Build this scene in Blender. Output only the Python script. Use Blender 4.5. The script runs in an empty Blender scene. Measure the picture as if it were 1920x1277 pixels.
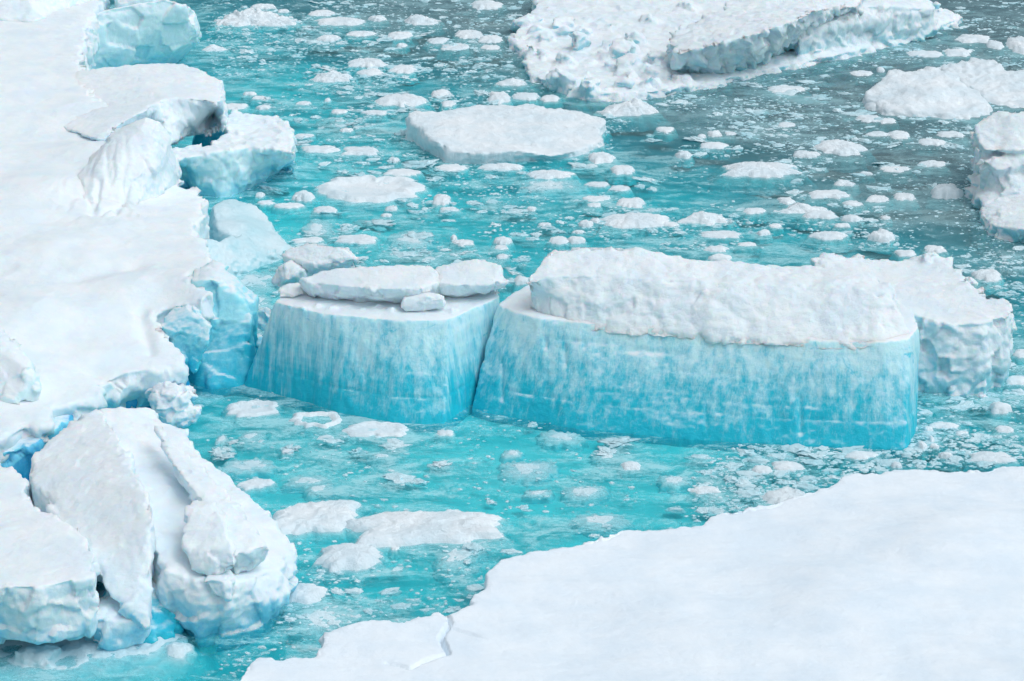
import bpy, bmesh, math, random
import numpy as np, time
T0 = time.time()
from mathutils import Vector

S = bpy.context.scene
COL = S.collection
R = math.radians

# ------------------------------------------------------------------ camera
CAM_H, PITCH, FPX = 30.0, R(20.0), 5180.0
cam_d = bpy.data.cameras.new('camera')
cam = bpy.data.objects.new('camera', cam_d); COL.objects.link(cam)
cam.location = (0, 0, CAM_H)
cam.rotation_euler = (R(90) - PITCH, 0, 0)
cam_d.sensor_width = 36.0
cam_d.lens = FPX / 1920 * 36.0
cam_d.clip_end = 5000
S.camera = cam

# ------------------------------------------------------------------ light: overcast
SUN_EL, SUN_AZ = R(60), R(115)          # azimuth measured from +Y (away from the camera) towards +X
w = bpy.data.worlds.new('World'); S.world = w; w.use_nodes = True
nt = w.node_tree; nt.nodes.clear()
sky = nt.nodes.new('ShaderNodeTexSky'); sky.sky_type = 'NISHITA'; sky.sun_disc = False
sky.sun_elevation = SUN_EL; sky.sun_rotation = SUN_AZ
sky.air_density = 1.0; sky.dust_density = 4.0; sky.ozone_density = 1.0
hs = nt.nodes.new('ShaderNodeHueSaturation'); hs.inputs['Saturation'].default_value = 0.06
bg = nt.nodes.new('ShaderNodeBackground'); bg.inputs['Strength'].default_value = 0.14
wo = nt.nodes.new('ShaderNodeOutputWorld')
tint = nt.nodes.new('ShaderNodeMix'); tint.data_type = 'RGBA'; tint.blend_type = 'MULTIPLY'; tint.inputs[0].default_value = 1.0
tint.inputs[7].default_value = (0.93, 0.99, 1.06, 1)
nt.links.new(sky.outputs[0], hs.inputs['Color']); nt.links.new(hs.outputs[0], tint.inputs[6]); nt.links.new(tint.outputs[2], bg.inputs[0])
nt.links.new(bg.outputs[0], wo.inputs[0])
sd = bpy.data.lights.new('sun', 'SUN'); sd.energy = 0.8; sd.angle = R(50); sd.color = (1.0, 0.99, 0.975)
sun = bpy.data.objects.new('sun', sd); COL.objects.link(sun)
dirv = Vector((math.sin(SUN_AZ) * math.cos(SUN_EL), math.cos(SUN_AZ) * math.cos(SUN_EL), math.sin(SUN_EL)))
sun.rotation_euler = dirv.to_track_quat('Z', 'Y').to_euler()
sun.location = (0, 80, 60)
S.view_settings.view_transform = 'Standard'; S.view_settings.look = 'None'
S.view_settings.gamma = 1.0; S.view_settings.exposure = -0.15
S.view_settings.use_curve_mapping = False
S.render.engine = 'CYCLES'
cy = S.cycles
cy.max_bounces = 10; cy.diffuse_bounces = 6; cy.glossy_bounces = 3; cy.transparent_max_bounces = 12
cy.volume_bounces = 0; cy.use_denoising = True
cy.use_adaptive_sampling = True; cy.adaptive_threshold = 0.02

# ------------------------------------------------------------------ geometry helpers
SP, CP = math.sin(PITCH), math.cos(PITCH)
def at(px, py, z=0.0):
    """point of the place seen at photograph position (px, py) that lies at height z"""
    u, v = px - 960.0, 638.5 - py
    d = (u, FPX * CP + v * SP, -FPX * SP + v * CP)
    t = (z - CAM_H) / d[2]
    return (d[0] * t, d[1] * t, z)
def mpp(py):
    dep = PITCH + math.atan((py - 638.5) / FPX)
    return CAM_H / math.sin(dep) / FPX, dep

_rng = np.random.RandomState(7)
PERM = np.concatenate([_rng.permutation(256)] * 3).astype(np.int32)
GR = _rng.normal(size=(256, 3)); GR /= np.linalg.norm(GR, axis=1)[:, None]
GR = GR.astype(np.float32)
def perlin(p):
    p = np.asarray(p, np.float32)
    i = np.floor(p).astype(np.int32); f = p - i; i &= 255
    u = f * f * f * (f * (f * 6 - 15) + 10)
    out = 0
    for dx in (0, 1):
        wx = u[:, 0] if dx else 1 - u[:, 0]
        a = PERM[i[:, 0] + dx]
        for dy in (0, 1):
            wy = u[:, 1] if dy else 1 - u[:, 1]
            b = PERM[a + i[:, 1] + dy]
            for dz in (0, 1):
                wz = u[:, 2] if dz else 1 - u[:, 2]
                g = GR[PERM[b + i[:, 2] + dz]]
                dot = g[:, 0] * (f[:, 0] - dx) + g[:, 1] * (f[:, 1] - dy) + g[:, 2] * (f[:, 2] - dz)
                out = out + wx * wy * wz * dot
    return out
def fbm(p, oct=3):
    s, a, o = 1.0, 1.0, 0
    for k in range(oct):
        o = o + a * perlin(p * s + 17.3 * k); s *= 2.03; a *= 0.5
    return o
def billow(p, oct=2):
    s, a, o = 1.0, 1.0, 0
    for k in range(oct):
        o = o + a * (0.35 - np.abs(perlin(p * s + 9.7 * k)) * 1.6); s *= 2.1; a *= 0.5
    return o
def puff(p, oct=2): return -billow(p, oct)
def facet(p):
    """planar chips: every point takes the tilted plane of its nearest jittered cell"""
    p = np.asarray(p, np.float32); i = np.floor(p).astype(np.int32)
    best = np.full(len(p), 1e9, np.float32); val = np.zeros(len(p), np.float32)
    for dx in (-1, 0, 1):
        for dy in (-1, 0, 1):
            for dz in (-1, 0, 1):
                c = i + np.array([dx, dy, dz], np.int32)
                h = PERM[(PERM[(PERM[c[:, 0] & 255] + c[:, 1]) & 255] + c[:, 2]) & 255]
                r = p - (c + 0.5 + 0.42 * GR[h]); d = (r * r).sum(1); m = d < best
                best[m] = d[m]; val[m] = ((r * GR[(h + 91) & 255]).sum(1) + 0.5 * GR[(h + 17) & 255][:, 0])[m]
    return val
def sstep(x, a, b):
    t = np.clip((x - a) / (b - a), 0, 1); return t * t * (3 - 2 * t)
def idw(xy, pts, pw=1.5, eps=0.25):
    num = den = 0
    for q in pts:
        wt = 1.0 / ((xy[:, 0] - q[0]) ** 2 + (xy[:, 1] - q[1]) ** 2 + eps) ** pw
        num = num + wt * q[2]; den = den + wt
    return num / den

def mesh_of(bm, name='m'):
    me = bpy.data.meshes.new(name); bm.to_mesh(me); bm.free(); return me
def get_co(me):
    a = np.empty(len(me.vertices) * 3, np.float32); me.vertices.foreach_get('co', a); return a.reshape(-1, 3)
def get_no(me):
    a = np.empty(len(me.vertices) * 3, np.float32); me.vertices.foreach_get('normal', a); return a.reshape(-1, 3)
def set_co(me, co):
    me.vertices.foreach_set('co', np.ascontiguousarray(co, np.float32).ravel()); me.update()

def poly_normals(xy):
    n = len(xy); area = 0
    for i in range(n):
        x0, y0 = xy[i]; x1, y1 = xy[(i + 1) % n]; area += x0 * y1 - x1 * y0
    sg = 1 if area > 0 else -1
    out = []
    for i in range(n):
        a, c = Vector(xy[i - 1]), Vector(xy[(i + 1) % n])
        d = (c - a); d = d.normalized() if d.length > 1e-6 else Vector((1, 0))
        out.append((d.y * sg, -d.x * sg))
    return out

def remesh(meshes, voxel, smooth=0):
    bm = bmesh.new()
    for me in meshes:
        bm.from_mesh(me)
    j = mesh_of(bm)
    o = bpy.data.objects.new('tmp', j); COL.objects.link(o)
    m = o.modifiers.new('r', 'REMESH'); m.mode = 'VOXEL'; m.voxel_size = voxel; m.adaptivity = 0
    if smooth:
        s = o.modifiers.new('s', 'SMOOTH'); s.factor = 0.5; s.iterations = smooth
    dg = bpy.context.evaluated_depsgraph_get(); dg.update()
    out = bpy.data.meshes.new_from_object(o.evaluated_get(dg))
    bpy.data.objects.remove(o); bpy.data.meshes.remove(j)
    return out

def slab(outline, zb=0.0, foot=-1.2, mid=None, over=0.0, flare=0.25, ctrl=None, voxel=0.12, jag=0.0):
    """block: traced rim (px, py, z[, base px, base py]); base at height zb, foot below it"""
    top, base = [], []
    for v in outline:
        P = at(v[0], v[1], v[2]); top.append(P)
        base.append(at(v[3], v[4], zb) if len(v) > 3 else None)
    nrm = poly_normals([(p[0], p[1]) for p in top])
    zs = [p[2] for p in top]
    zref = sum(zs) / len(zs)
    bm = bmesh.new()
    rings = [[(p[0], p[1], zref if ctrl is not None else p[2]) for p in top]]
    bxy = []
    for p, b, n in zip(top, base, nrm):
        bxy.append((b[0], b[1]) if b else (p[0] + n[0] * over, p[1] + n[1] * over))
    keep = list(top)
    if jag:
        t2, b2 = [], []
        for i in range(len(top)):
            j = (i + 1) % len(top); a, b = top[i], top[j]
            L = math.dist(a, b); m = max(1, min(60, int(L / 0.28)))
            e = Vector((b[0] - a[0], b[1] - a[1])); e = e.normalized() if e.length > 1e-6 else Vector((1, 0))
            for q in range(m):
                t = q / m
                p3 = [a[c] * (1 - t) + b[c] * t for c in range(3)]; q3 = [bxy[i][c] * (1 - t) + bxy[j][c] * t for c in range(2)]
                pp = np.array([[p3[0], p3[1], p3[2]]])
                o = jag * float((perlin(pp / 1.1 + 3) + 0.9 * np.round(perlin(pp / 0.6 + 8) * 5) / 5 + 0.5 * perlin(pp / 0.25))[0])
                p3[0] += e.y * o; p3[1] -= e.x * o; q3[0] += e.y * o * 0.7; q3[1] -= e.x * o * 0.7
                t2.append(tuple(p3)); b2.append(tuple(q3))
        top, bxy = t2, b2
        nrm = poly_normals([(p[0], p[1]) for p in top])
        rings = [[(p[0], p[1], zref if ctrl is not None else p[2]) for p in top]]
    if mid:
        zf, t, off = mid
        rings.append([(p[0] * (1 - t) + b[0] * t + n[0] * off, p[1] * (1 - t) + b[1] * t + n[1] * off,
                       zb + ((zref if ctrl is not None else p[2]) - zb) * zf) for p, b, n in zip(top, bxy, nrm)])
    rings.append([(b[0], b[1], zb) for b in bxy])
    rings.append([(b[0] + n[0] * flare, b[1] + n[1] * flare, zb + foot) for b, n in zip(bxy, nrm)])
    vs = [[bm.verts.new(c) for c in r] for r in rings]
    n = len(top)
    for a, b in zip(vs[:-1], vs[1:]):
        for i in range(n):
            j = (i + 1) % n
            bm.faces.new((a[i], a[j], b[j], b[i]))
    bm.faces.new(vs[0]); bm.faces.new(list(reversed(vs[-1])))
    bmesh.ops.triangulate(bm, faces=list(bm.faces))
    bmesh.ops.recalc_face_normals(bm, faces=list(bm.faces))
    me = mesh_of(bm)
    if ctrl is not None:
        pts = [(p[0], p[1], p[2]) for p in keep] + [at(*c) for c in ctrl]
        me2 = remesh([me], voxel); co = get_co(me2)
        Hh = idw(co, pts)
        f = (Hh - zb) / (zref - zb)
        up = co[:, 2] > zb
        co[up, 2] = zb + (co[up, 2] - zb) * f[up]
        set_co(me2, co); return me2
    return me

def hull(pts, back=1.5, drop=None, backdrop=0.0):
    """angular chunk: convex hull of seen points plus the same points further back (and dropped to z=drop)"""
    bm = bmesh.new()
    for p in pts:
        a = at(*p[:3]); bm.verts.new(a)
        if back: bm.verts.new((a[0], a[1] + back, a[2] - backdrop))
        if drop is not None:
            bm.verts.new((a[0], a[1], drop))
            if back: bm.verts.new((a[0], a[1] + back, drop))
    r = bmesh.ops.convex_hull(bm, input=list(bm.verts))
    dele = [g for g in set(r['geom_interior'] + r['geom_unused']) if isinstance(g, bmesh.types.BMVert)]
    if dele: bmesh.ops.delete(bm, geom=dele, context='VERTS')
    bmesh.ops.recalc_face_normals(bm, faces=list(bm.faces))
    return mesh_of(bm)

def rubble(px, py, z, r, seed, n=16, flat=0.8, k=0.7):
    """rounded angular lump at a place"""
    rg = random.Random(seed); c = at(px, py, z)
    bm = bmesh.new()
    for _ in range(n):
        while True:
            v = Vector((rg.uniform(-1, 1), rg.uniform(-1, 1), rg.uniform(-1, 1)))
            if 0.2 < v.length <= 1: break
        v = v.normalized() * rg.uniform(k, 1)
        bm.verts.new((c[0] + v.x * r, c[1] + v.y * r, c[2] + v.z * r * flat))
    rr = bmesh.ops.convex_hull(bm, input=list(bm.verts))
    dele = [g for g in set(rr['geom_interior'] + rr['geom_unused']) if isinstance(g, bmesh.types.BMVert)]
    if dele: bmesh.ops.delete(bm, geom=dele, context='VERTS')
    bmesh.ops.recalc_face_normals(bm, faces=list(bm.faces))
    return mesh_of(bm)

TRIS = [0]
def link(name, me, mat, label=None, cat=None, group=None, kind=None, parent=None):
    for p in me.materials: pass
    me.materials.clear(); me.materials.append(mat)
    me.polygons.foreach_set('use_smooth', np.ones(len(me.polygons), bool))
    me.name = name
    o = bpy.data.objects.new(name, me); COL.objects.link(o)
    if parent is not None:
        o.parent = parent
        o.matrix_parent_inverse.identity()
        co = get_co(me) - np.array(parent.location, np.float32); set_co(me, co)
    else:
        co = get_co(me)
        c = Vector(((co[:, 0].min() + co[:, 0].max()) / 2, (co[:, 1].min() + co[:, 1].max()) / 2, 0))
        set_co(me, co - np.array(c, np.float32)); o.location = c
    if label: o['label'] = label
    if cat: o['category'] = cat
    if group: o['group'] = group
    if kind: o['kind'] = kind
    TRIS[0] += len(me.polygons) * 2
    return o

def berg(name, meshes, mat, voxel=0.07, smooth=3, lump=0.10, lump_s=0.9, rough=0.05, rough_s=0.28, fine=0.018,
         top=0.3, crumb=0.11, chip=0.0, chip_s=0.7, puffy=False, seed=0, post=None, streak=None, cut=-1.0, **kw):
    me = remesh(meshes, voxel, smooth)
    co, no = get_co(me), get_no(me)
    q = co + seed * 31.7
    fac = 1 - (1 - top) * sstep(no[:, 2], 0.55, 0.9)
    d = lump * (puff if puffy else billow)(q / lump_s, 3) * (0.4 + 0.6 * fac)
    d = d + rough * fbm(q / rough_s, 2) * fac
    d = d + fine * fbm(q / 0.11, 2) * (0.35 + 0.65 * fac)
    ne = len(me.edges); ed = np.empty(ne * 2, np.int32); me.edges.foreach_get('vertices', ed); ed = ed.reshape(-1, 2)
    nv = len(co); cnt = np.bincount(ed.ravel(), minlength=nv).astype(np.float32)
    def nb(a): return (np.bincount(ed[:, 0], a[ed[:, 1]], nv) + np.bincount(ed[:, 1], a[ed[:, 0]], nv)) / np.maximum(cnt, 1)
    lap = np.stack([nb(co[:, i]) - co[:, i] for i in range(3)], 1)
    cv = -(lap * no).sum(1) / voxel
    for _ in range(4): cv = nb(cv)
    rim = sstep(cv, 0.006, 0.035)
    patch = sstep(perlin(q / 0.8 + 4.4), -0.15, 0.3)
    d = d + crumb * rim * (0.25 + 0.75 * patch) * (fbm(q / 0.3, 3) * 1.2 - 0.25)
    if streak:
        d = d + streak * fbm(q * np.array([1 / 0.25, 1 / 0.25, 1 / 2.2], np.float32), 2) * (1 - sstep(np.abs(no[:, 2]), 0.2, 0.5))
    if chip:
        d = d + chip * facet(q / chip_s + 0.15 * np.stack([perlin(q), perlin(q + 5), perlin(q + 9)], 1)) * (0.03 + 0.97 * fac ** 2)
    co = co + no * d[:, None]
    if post is not None: co = post(co, no)
    set_co(me, co)
    if cut is not None:
        bm = bmesh.new(); bm.from_mesh(me)
        dl = [v for v in bm.verts if v.co.z < cut]
        bmesh.ops.delete(bm, geom=dl, context='VERTS'); bm.to_mesh(me); bm.free()
    return link(name, me, mat, **kw)

# ------------------------------------------------------------------ materials
class N:
    def __init__(s, name):
        s.m = bpy.data.materials.new(name); s.m.use_nodes = True
        s.t = s.m.node_tree; s.t.nodes.clear()
        s.out = s.n('ShaderNodeOutputMaterial')
    def n(s, kind, **kw):
        x = s.t.nodes.new(kind)
        for k, v in kw.items():
            if k in x.inputs: s.set(x.inputs[k], v)
            else: setattr(x, k, v)
        return x
    def set(s, sock, v):
        if isinstance(v, bpy.types.NodeSocket): s.t.links.new(v, sock)
        else: sock.default_value = v
    def math(s, op, a, b=0.0, c=0.0, clamp=False):
        x = s.n('ShaderNodeMath'); x.operation = op; x.use_clamp = clamp
        s.set(x.inputs[0], a); s.set(x.inputs[1], b); s.set(x.inputs[2], c); return x.outputs[0]
    def mix(s, f, a, b, mode='MIX'):
        x = s.n('ShaderNodeMix'); x.data_type = 'RGBA'; x.blend_type = mode
        s.set(x.inputs[0], f); s.set(x.inputs[6], a if not isinstance(a, tuple) else (*a, 1)[:4])
        s.set(x.inputs[7], b if not isinstance(b, tuple) else (*b, 1)[:4]); return x.outputs[2]
    def smooth(s, v, a, b, lo=0.0, hi=1.0):
        x = s.n('ShaderNodeMapRange'); x.interpolation_type = 'SMOOTHSTEP'
        s.set(x.inputs[0], v); s.set(x.inputs[1], a); s.set(x.inputs[2], b); s.set(x.inputs[3], lo); s.set(x.inputs[4], hi)
        return x.outputs[0]
    def pos(s, scale=(1, 1, 1), rot=(0, 0, 0)):
        g = s.n('ShaderNodeNewGeometry')
        x = s.n('ShaderNodeMapping'); s.set(x.inputs['Vector'], g.outputs['Position'])
        x.inputs['Scale'].default_value = scale; x.inputs['Rotation'].default_value = rot
        return x.outputs[0]
    def noise(s, vec, scale, detail=3, rough=0.55, dist=0.0):
        x = s.n('ShaderNodeTexNoise', Scale=scale, Detail=detail, Roughness=rough, Distortion=dist)
        s.set(x.inputs['Vector'], vec); return x.outputs[0]
    def xyz(s):
        g = s.n('ShaderNodeNewGeometry'); a = s.n('ShaderNodeSeparateXYZ'); s.set(a.inputs[0], g.outputs['Position'])
        b = s.n('ShaderNodeSeparateXYZ'); s.set(b.inputs[0], g.outputs['Normal'])
        return a.outputs, b.outputs
    def bump(s, h, strength, dist, nrm=None):
        x = s.n('ShaderNodeBump', Strength=strength, Distance=dist); s.set(x.inputs['Height'], h)
        if nrm is not None: s.set(x.inputs['Normal'], nrm)
        return x.outputs[0]
    def bsdf(s, col, rough=0.7, nrm=None, spec=0.25, sss=0.0):
        x = s.n('ShaderNodeBsdfPrincipled'); s.set(x.inputs['Base Color'], col); s.set(x.inputs['Roughness'], rough)
        s.set(x.inputs['Specular IOR Level'], spec)
        if sss:
            x.inputs['Subsurface Weight'].default_value = sss; x.inputs['Subsurface Radius'].default_value = (0.25, 0.7, 1.0); x.inputs['Subsurface Scale'].default_value = 0.22
        if nrm is not None: s.set(x.inputs['Normal'], nrm)
        return x.outputs[0]
    def done(s, sh):
        s.t.links.new(sh, s.out.inputs['Surface']); return s.m

SNOW_A, SNOW_B = (0.78, 0.875, 0.945), (0.875, 0.935, 0.975)
def ice_mat(name, pale=(0.62, 0.85, 0.93), deep=(0.10, 0.58, 0.78), lo=0.1, hi=0.5, deepz=(0.0, 1.5), amt=1.0, nscale=1.2,
            streaks=False, snow_a=SNOW_A, snow_b=SNOW_B, rough=0.65, sss=0.0, bd=1.0):
    """snow lying on top of the ice; steep broken faces show pale frosted to clear blue ice"""
    k = N(name); P, Nn = k.xyz(); p = k.pos()
    n1 = k.noise(p, 0.8, 4); n2 = k.noise(p, 5.0, 4, 0.6)
    snow = k.mix(k.smooth(n1, 0.3, 0.7), snow_a, snow_b)
    nb = k.noise(p, nscale, 4, 0.6)
    if streaks:
        sv = k.noise(k.pos((5.0, 5.0, 0.40)), 1.0, 4, 0.6)
        sf = k.noise(k.pos((22, 22, 0.9)), 1.0, 2, 0.6)
        lay = k.noise(k.pos((0.25, 0.25, 7.0)), 1.0, 2, 0.5)
        nb = k.math('ADD', k.math('MULTIPLY', sv, 0.62), k.math('ADD', k.math('MULTIPLY', sf, 0.22), k.math('MULTIPLY', nb, 0.3)))
        nb = k.math('SUBTRACT', nb, k.math('MULTIPLY', k.math('SUBTRACT', lay, 0.5), 0.10))
        hz = k.math('MULTIPLY', k.math('SUBTRACT', P[2], deepz[0]), 1.0 / (deepz[1] - deepz[0]))
        t = k.smooth(k.math('ADD', k.math('MULTIPLY', hz, 0.62), k.math('MULTIPLY', k.math('SUBTRACT', nb, 0.57), 1.6)), 0.02, 0.66)
    else:
        hz = k.math('MULTIPLY', k.math('SUBTRACT', P[2], deepz[0]), 1.0 / (deepz[1] - deepz[0]))
        t = k.smooth(k.math('ADD', hz, k.math('MULTIPLY', k.math('SUBTRACT', nb, 0.5), 2.2)), 0.0, 1.0)
    if streaks:
        pt = k.smooth(k.noise(k.pos((0.9, 0.9, 1.5)), 1.0, 5, 0.7, 0.6), 0.60, 0.70, 0.0, 0.75)
        t = k.math('MULTIPLY', t, k.math('SUBTRACT', 1.0, pt))
    ice = k.mix(t, deep, pale)
    s = k.smooth(k.math('ADD', Nn[2], k.math('MULTIPLY', k.math('SUBTRACT', n2, 0.5), 0.15 if streaks else 0.32)), lo, hi)
    if amt < 1: s = k.math('MAXIMUM', s, 1 - amt)
    col = k.mix(s, ice, snow)
    b1 = k.bump(k.noise(p, 7.0, 5, 0.7), 0.5, 0.06 * bd)
    b2 = k.bump(k.noise(p, 30.0, 3, 0.7), 0.5, 0.015 * bd, b1)
    return k.done(k.bsdf(col, rough, b2, sss=sss))

def snow_mat(name, a=SNOW_A, b=SNOW_B, bs=0.4):
    k = N(name); p = k.pos()
    col = k.mix(k.smooth(k.noise(p, 0.7, 5, 0.6), 0.3, 0.7), a, b)
    wnd = k.noise(k.pos((0.35, 1.6, 1.0), (0, 0, R(-14))), 1.0, 4, 0.55, 0.4)
    b0 = k.bump(wnd, 0.22, 0.25)
    b1 = k.bump(k.noise(p, 7.0, 5, 0.65), bs, 0.05, b0)
    b2 = k.bump(k.noise(p, 50.0, 3, 0.7), 0.4, 0.01, b1)
    return k.done(k.bsdf(col, 0.75, b2))

M_SHELF = ice_mat('snow_over_ice', pale=(0.74, 0.89, 0.95), deep=(0.22, 0.68, 0.85), lo=-0.15, hi=0.35, deepz=(-0.3, 1.5), sss=0.6)
M_FIELD = snow_mat('wind_packed_snow')
M_BLUE = ice_mat('streaked_blue_ice', pale=(0.63, 0.89, 0.945), deep=(0.02, 0.56, 0.70), lo=0.45, hi=0.8, deepz=(0.0, 2.9), streaks=True, rough=0.45, sss=0.6)
M_CLEAR = ice_mat('clear_blue_ice', pale=(0.42, 0.83, 0.91), deep=(0.03, 0.57, 0.73), lo=0.55, hi=1.0, deepz=(0.2, 3.0), rough=0.5, sss=0.6)
M_DEEP = ice_mat('deep_blue_ice', pale=(0.25, 0.74, 0.92), deep=(0.02, 0.42, 0.76), lo=0.7, hi=1.1, deepz=(0.2, 1.8), rough=0.4, sss=0.4)
M_PALE = ice_mat('pale_blue_ice', pale=(0.72, 0.91, 0.97), deep=(0.34, 0.78, 0.92), lo=0.25, hi=0.7, deepz=(-0.2, 1.4), sss=0.6)
M_CAP = ice_mat('crusted_snow', pale=(0.76, 0.89, 0.93), deep=(0.55, 0.82, 0.90), lo=-0.1, hi=0.4, deepz=(-5, 1.5), sss=0.6, bd=1.6)
M_BERG = ice_mat('greyish_snow_ice', pale=(0.72, 0.87, 0.91), deep=(0.30, 0.68, 0.76), lo=-0.05, hi=0.4, deepz=(-0.2, 1.2), sss=0.6, bd=1.8)
M_FLOE = ice_mat('wet_snow', pale=(0.76, 0.89, 0.93), deep=(0.42, 0.78, 0.86), lo=-0.1, hi=0.35, deepz=(-0.35, 0.15), snow_a=(0.74, 0.85, 0.90), snow_b=(0.88, 0.93, 0.95), bd=2.2)
M_WET = ice_mat('soaked_ice', pale=(0.55, 0.82, 0.88), deep=(0.35, 0.74, 0.82), lo=0.2, hi=0.9, deepz=(-0.3, 0.3), snow_a=(0.56, 0.79, 0.85), snow_b=(0.74, 0.88, 0.92), bd=2.2)
M_BRASH = ice_mat('wet_brash', pale=(0.62, 0.84, 0.89), deep=(0.40, 0.76, 0.83), lo=-0.1, hi=0.6, deepz=(-0.15, 0.1), snow_a=(0.44, 0.72, 0.79), snow_b=(0.72, 0.87, 0.91), bd=2.2)

# ------------------------------------------------------------------ water with ice under it
BED = [  # depth of the ice and murk seen through the water: (px, py, depth)
    (450, 60, 1.5), (420, 250, 0.75), (520, 150, 0.95), (560, 300, 0.75), (650, 450, 0.7), (480, 520, 0.6), (700, 250, 1.1),
    (800, 400, 1.0), (950, 480, 1.3), (1100, 350, 1.4), (1000, 260, 1.5), (1300, 430, 1.5), (1450, 470, 1.6), (1600, 450, 2.0),
    (1850, 480, 2.3), (1900, 600, 2.4), (1850, 800, 2.0), (1750, 780, 1.7),
    (700, 20, 4.2), (850, 60, 4.2), (800, 160, 1.9), (950, 130, 2.2), (900, -60, 3.6), (500, -60, 2.6),
    (1250, 200, 3.6), (1400, 230, 5.0), (1500, 180, 6.0), (1650, 100, 6.5), (1880, 60, 7), (1900, 250, 6), (1700, 290, 5.5),
    (1550, 330, 3.4), (1300, 310, 1.8), (1800, 400, 3.6),
    (420, 760, 1.15), (550, 800, 1.05), (700, 830, 0.85), (600, 900, 0.8), (900, 870, 0.75), (1000, 940, 0.75), (1200, 850, 0.95), (1250, 930, 0.9),
    (1400, 880, 1.1), (1600, 870, 1.5), (750, 1020, 1.1), (850, 1100, 1.5), (600, 1050, 1.15), (700, 1130, 1.5), (520, 1220, 1.9), (430, 1260, 2.1),
    (1100, 1000, 1.0), (1900, 900, 2.2), (2100, 500, 3), (2100, 100, 4), (-300, 300, 2), (-300, 900, 2)]
def build_water():
    xs = np.linspace(-34, 34, 180); ys = np.linspace(48, 160, 260)
    X, Y = np.meshgrid(xs, ys); xy = np.stack([X.ravel(), Y.ravel(), np.zeros(X.size)], 1)
    pts = [(*at(a, b, 0)[:2], d) for a, b, d in BED]
    D = idw(xy, pts, 1.6, 3.0)
    D = D * (1 + 0.30 * fbm(xy / np.array([5.0, 3.2, 1]), 3) + 0.22 * fbm(xy / np.array([1.7, 1.0, 1]) + 5, 2))
    D = np.maximum(D, 0.3)
    D = 0.25 * np.minimum(D, 2.8 + 0.5 * (D - 2.8))
    ex = np.maximum(np.abs(xy[:, 0]) - 30, 0) / 4; ey = np.maximum(np.maximum(50 - xy[:, 1], xy[:, 1] - 150), 0) / 10
    v = np.stack([xy[:, 0], xy[:, 1], -D], 1)
    nx, ny = len(xs), len(ys); f = []
    for j in range(ny - 1):
        for i in range(nx - 1):
            a = j * nx + i; f.append((a, a + 1, a + nx + 1, a + nx))
    vl = v.tolist()
    # the sheet runs on, deep, to the horizon
    far = 1500.0
    ring = [(-far, -far, -5), (far, -far, -5), (far, far, -5), (-far, far, -5)]
    inner = [0, nx - 1, ny * nx - 1, (ny - 1) * nx]
    b = len(vl); vl += ring
    edges = [list(range(0, nx)), [j * nx + nx - 1 for j in range(ny)], list(range(ny * nx - 1, (ny - 1) * nx - 1, -1)), [j * nx for j in range(ny - 1, -1, -1)]]
    for s_, e in enumerate(edges):
        A, B = b + s_, b + (s_ + 1) % 4
        f.append((A, B, *reversed(e)))
    me = bpy.data.meshes.new('submerged_ice'); me.from_pydata(vl, [], f); me.validate()
    k = N('submerged_ice'); p = k.pos()
    col = k.mix(k.smooth(k.noise(p, 0.8, 5, 0.6), 0.3, 0.7), (0.70, 0.84, 0.86), (0.92, 0.96, 0.96))
    k.done(k.bsdf(col, 0.9))
    o = link('submerged_ice', me, k.m, label='pale ice and murk lying under the turquoise water', cat='submerged ice', kind='structure')
    # water body
    bm = bmesh.new(); bmesh.ops.create_cube(bm, size=1.0)
    for vv in bm.verts:
        vv.co = (vv.co.x * 2900, vv.co.y * 2900, 0.0 if vv.co.z > 0 else -8.0)
    me = mesh_of(bm)
    k = N('sea_water'); p = k.pos()
    flow = k.pos((1.0, 1.7, 1.0), (0, 0, R(8)))
    big = k.noise(flow, 0.16, 4, 0.6, 0.5)
    midn = k.noise(flow, 0.75, 5, 0.65, 0.8)
    grain = k.noise(k.pos((1, 1.4, 1)), 6.0, 5, 0.8)
    speck = k.noise(k.pos((1, 1.3, 1)), 17.0, 3, 0.75)
    cov = k.math('ADD', k.math('MULTIPLY', big, 0.55), k.math('ADD', k.math('MULTIPLY', midn, 0.75), k.math('MULTIPLY', grain, 0.55)))
    gx, _n = k.xyz()
    sea = k.smooth(k.math('ADD', k.math('ADD', k.math('MULTIPLY', gx[0], 0.83), k.math('MULTIPLY', gx[1], 0.55)), k.math('MULTIPLY', big, 8.0)), 61.0, 72.0)
    pans = k.noise(k.pos((0.8, 1.5, 1), (0, 0, R(-6))), 1.5, 6, 0.72, 0.6)
    film = k.math('MULTIPLY', k.math('MAXIMUM', k.smooth(cov, 0.84, 1.08, 0.12, 0.70), k.smooth(pans, 0.54, 0.70, 0.0, 0.52)), k.math('SUBTRACT', 1.0, k.math('MULTIPLY', sea, 0.62)))
    film = k.math('MAXIMUM', film, k.math('MULTIPLY', sea, 0.5))
    dots = k.math('MULTIPLY', k.smooth(speck, 0.53, 0.64), k.smooth(cov, 0.82, 1.02, 0.22, 0.85))
    slush = k.math('MAXIMUM', film, k.math('MULTIPLY', dots, k.math('SUBTRACT', 1.0, k.math('MULTIPLY', sea, 0.45))))
    nrm = k.bump(midn, 0.25, 0.05, k.bump(grain, 0.4, 0.04))
    tr = k.n('ShaderNodeBsdfTransparent'); tr.inputs[0].default_value = (1, 1, 1, 1)
    gl = k.n('ShaderNodeBsdfGlossy', Roughness=0.18); gl.inputs[0].default_value = (1, 1, 1, 1); k.set(gl.inputs['Normal'], nrm)
    fr = k.n('ShaderNodeFresnel', IOR=1.33)
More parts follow.
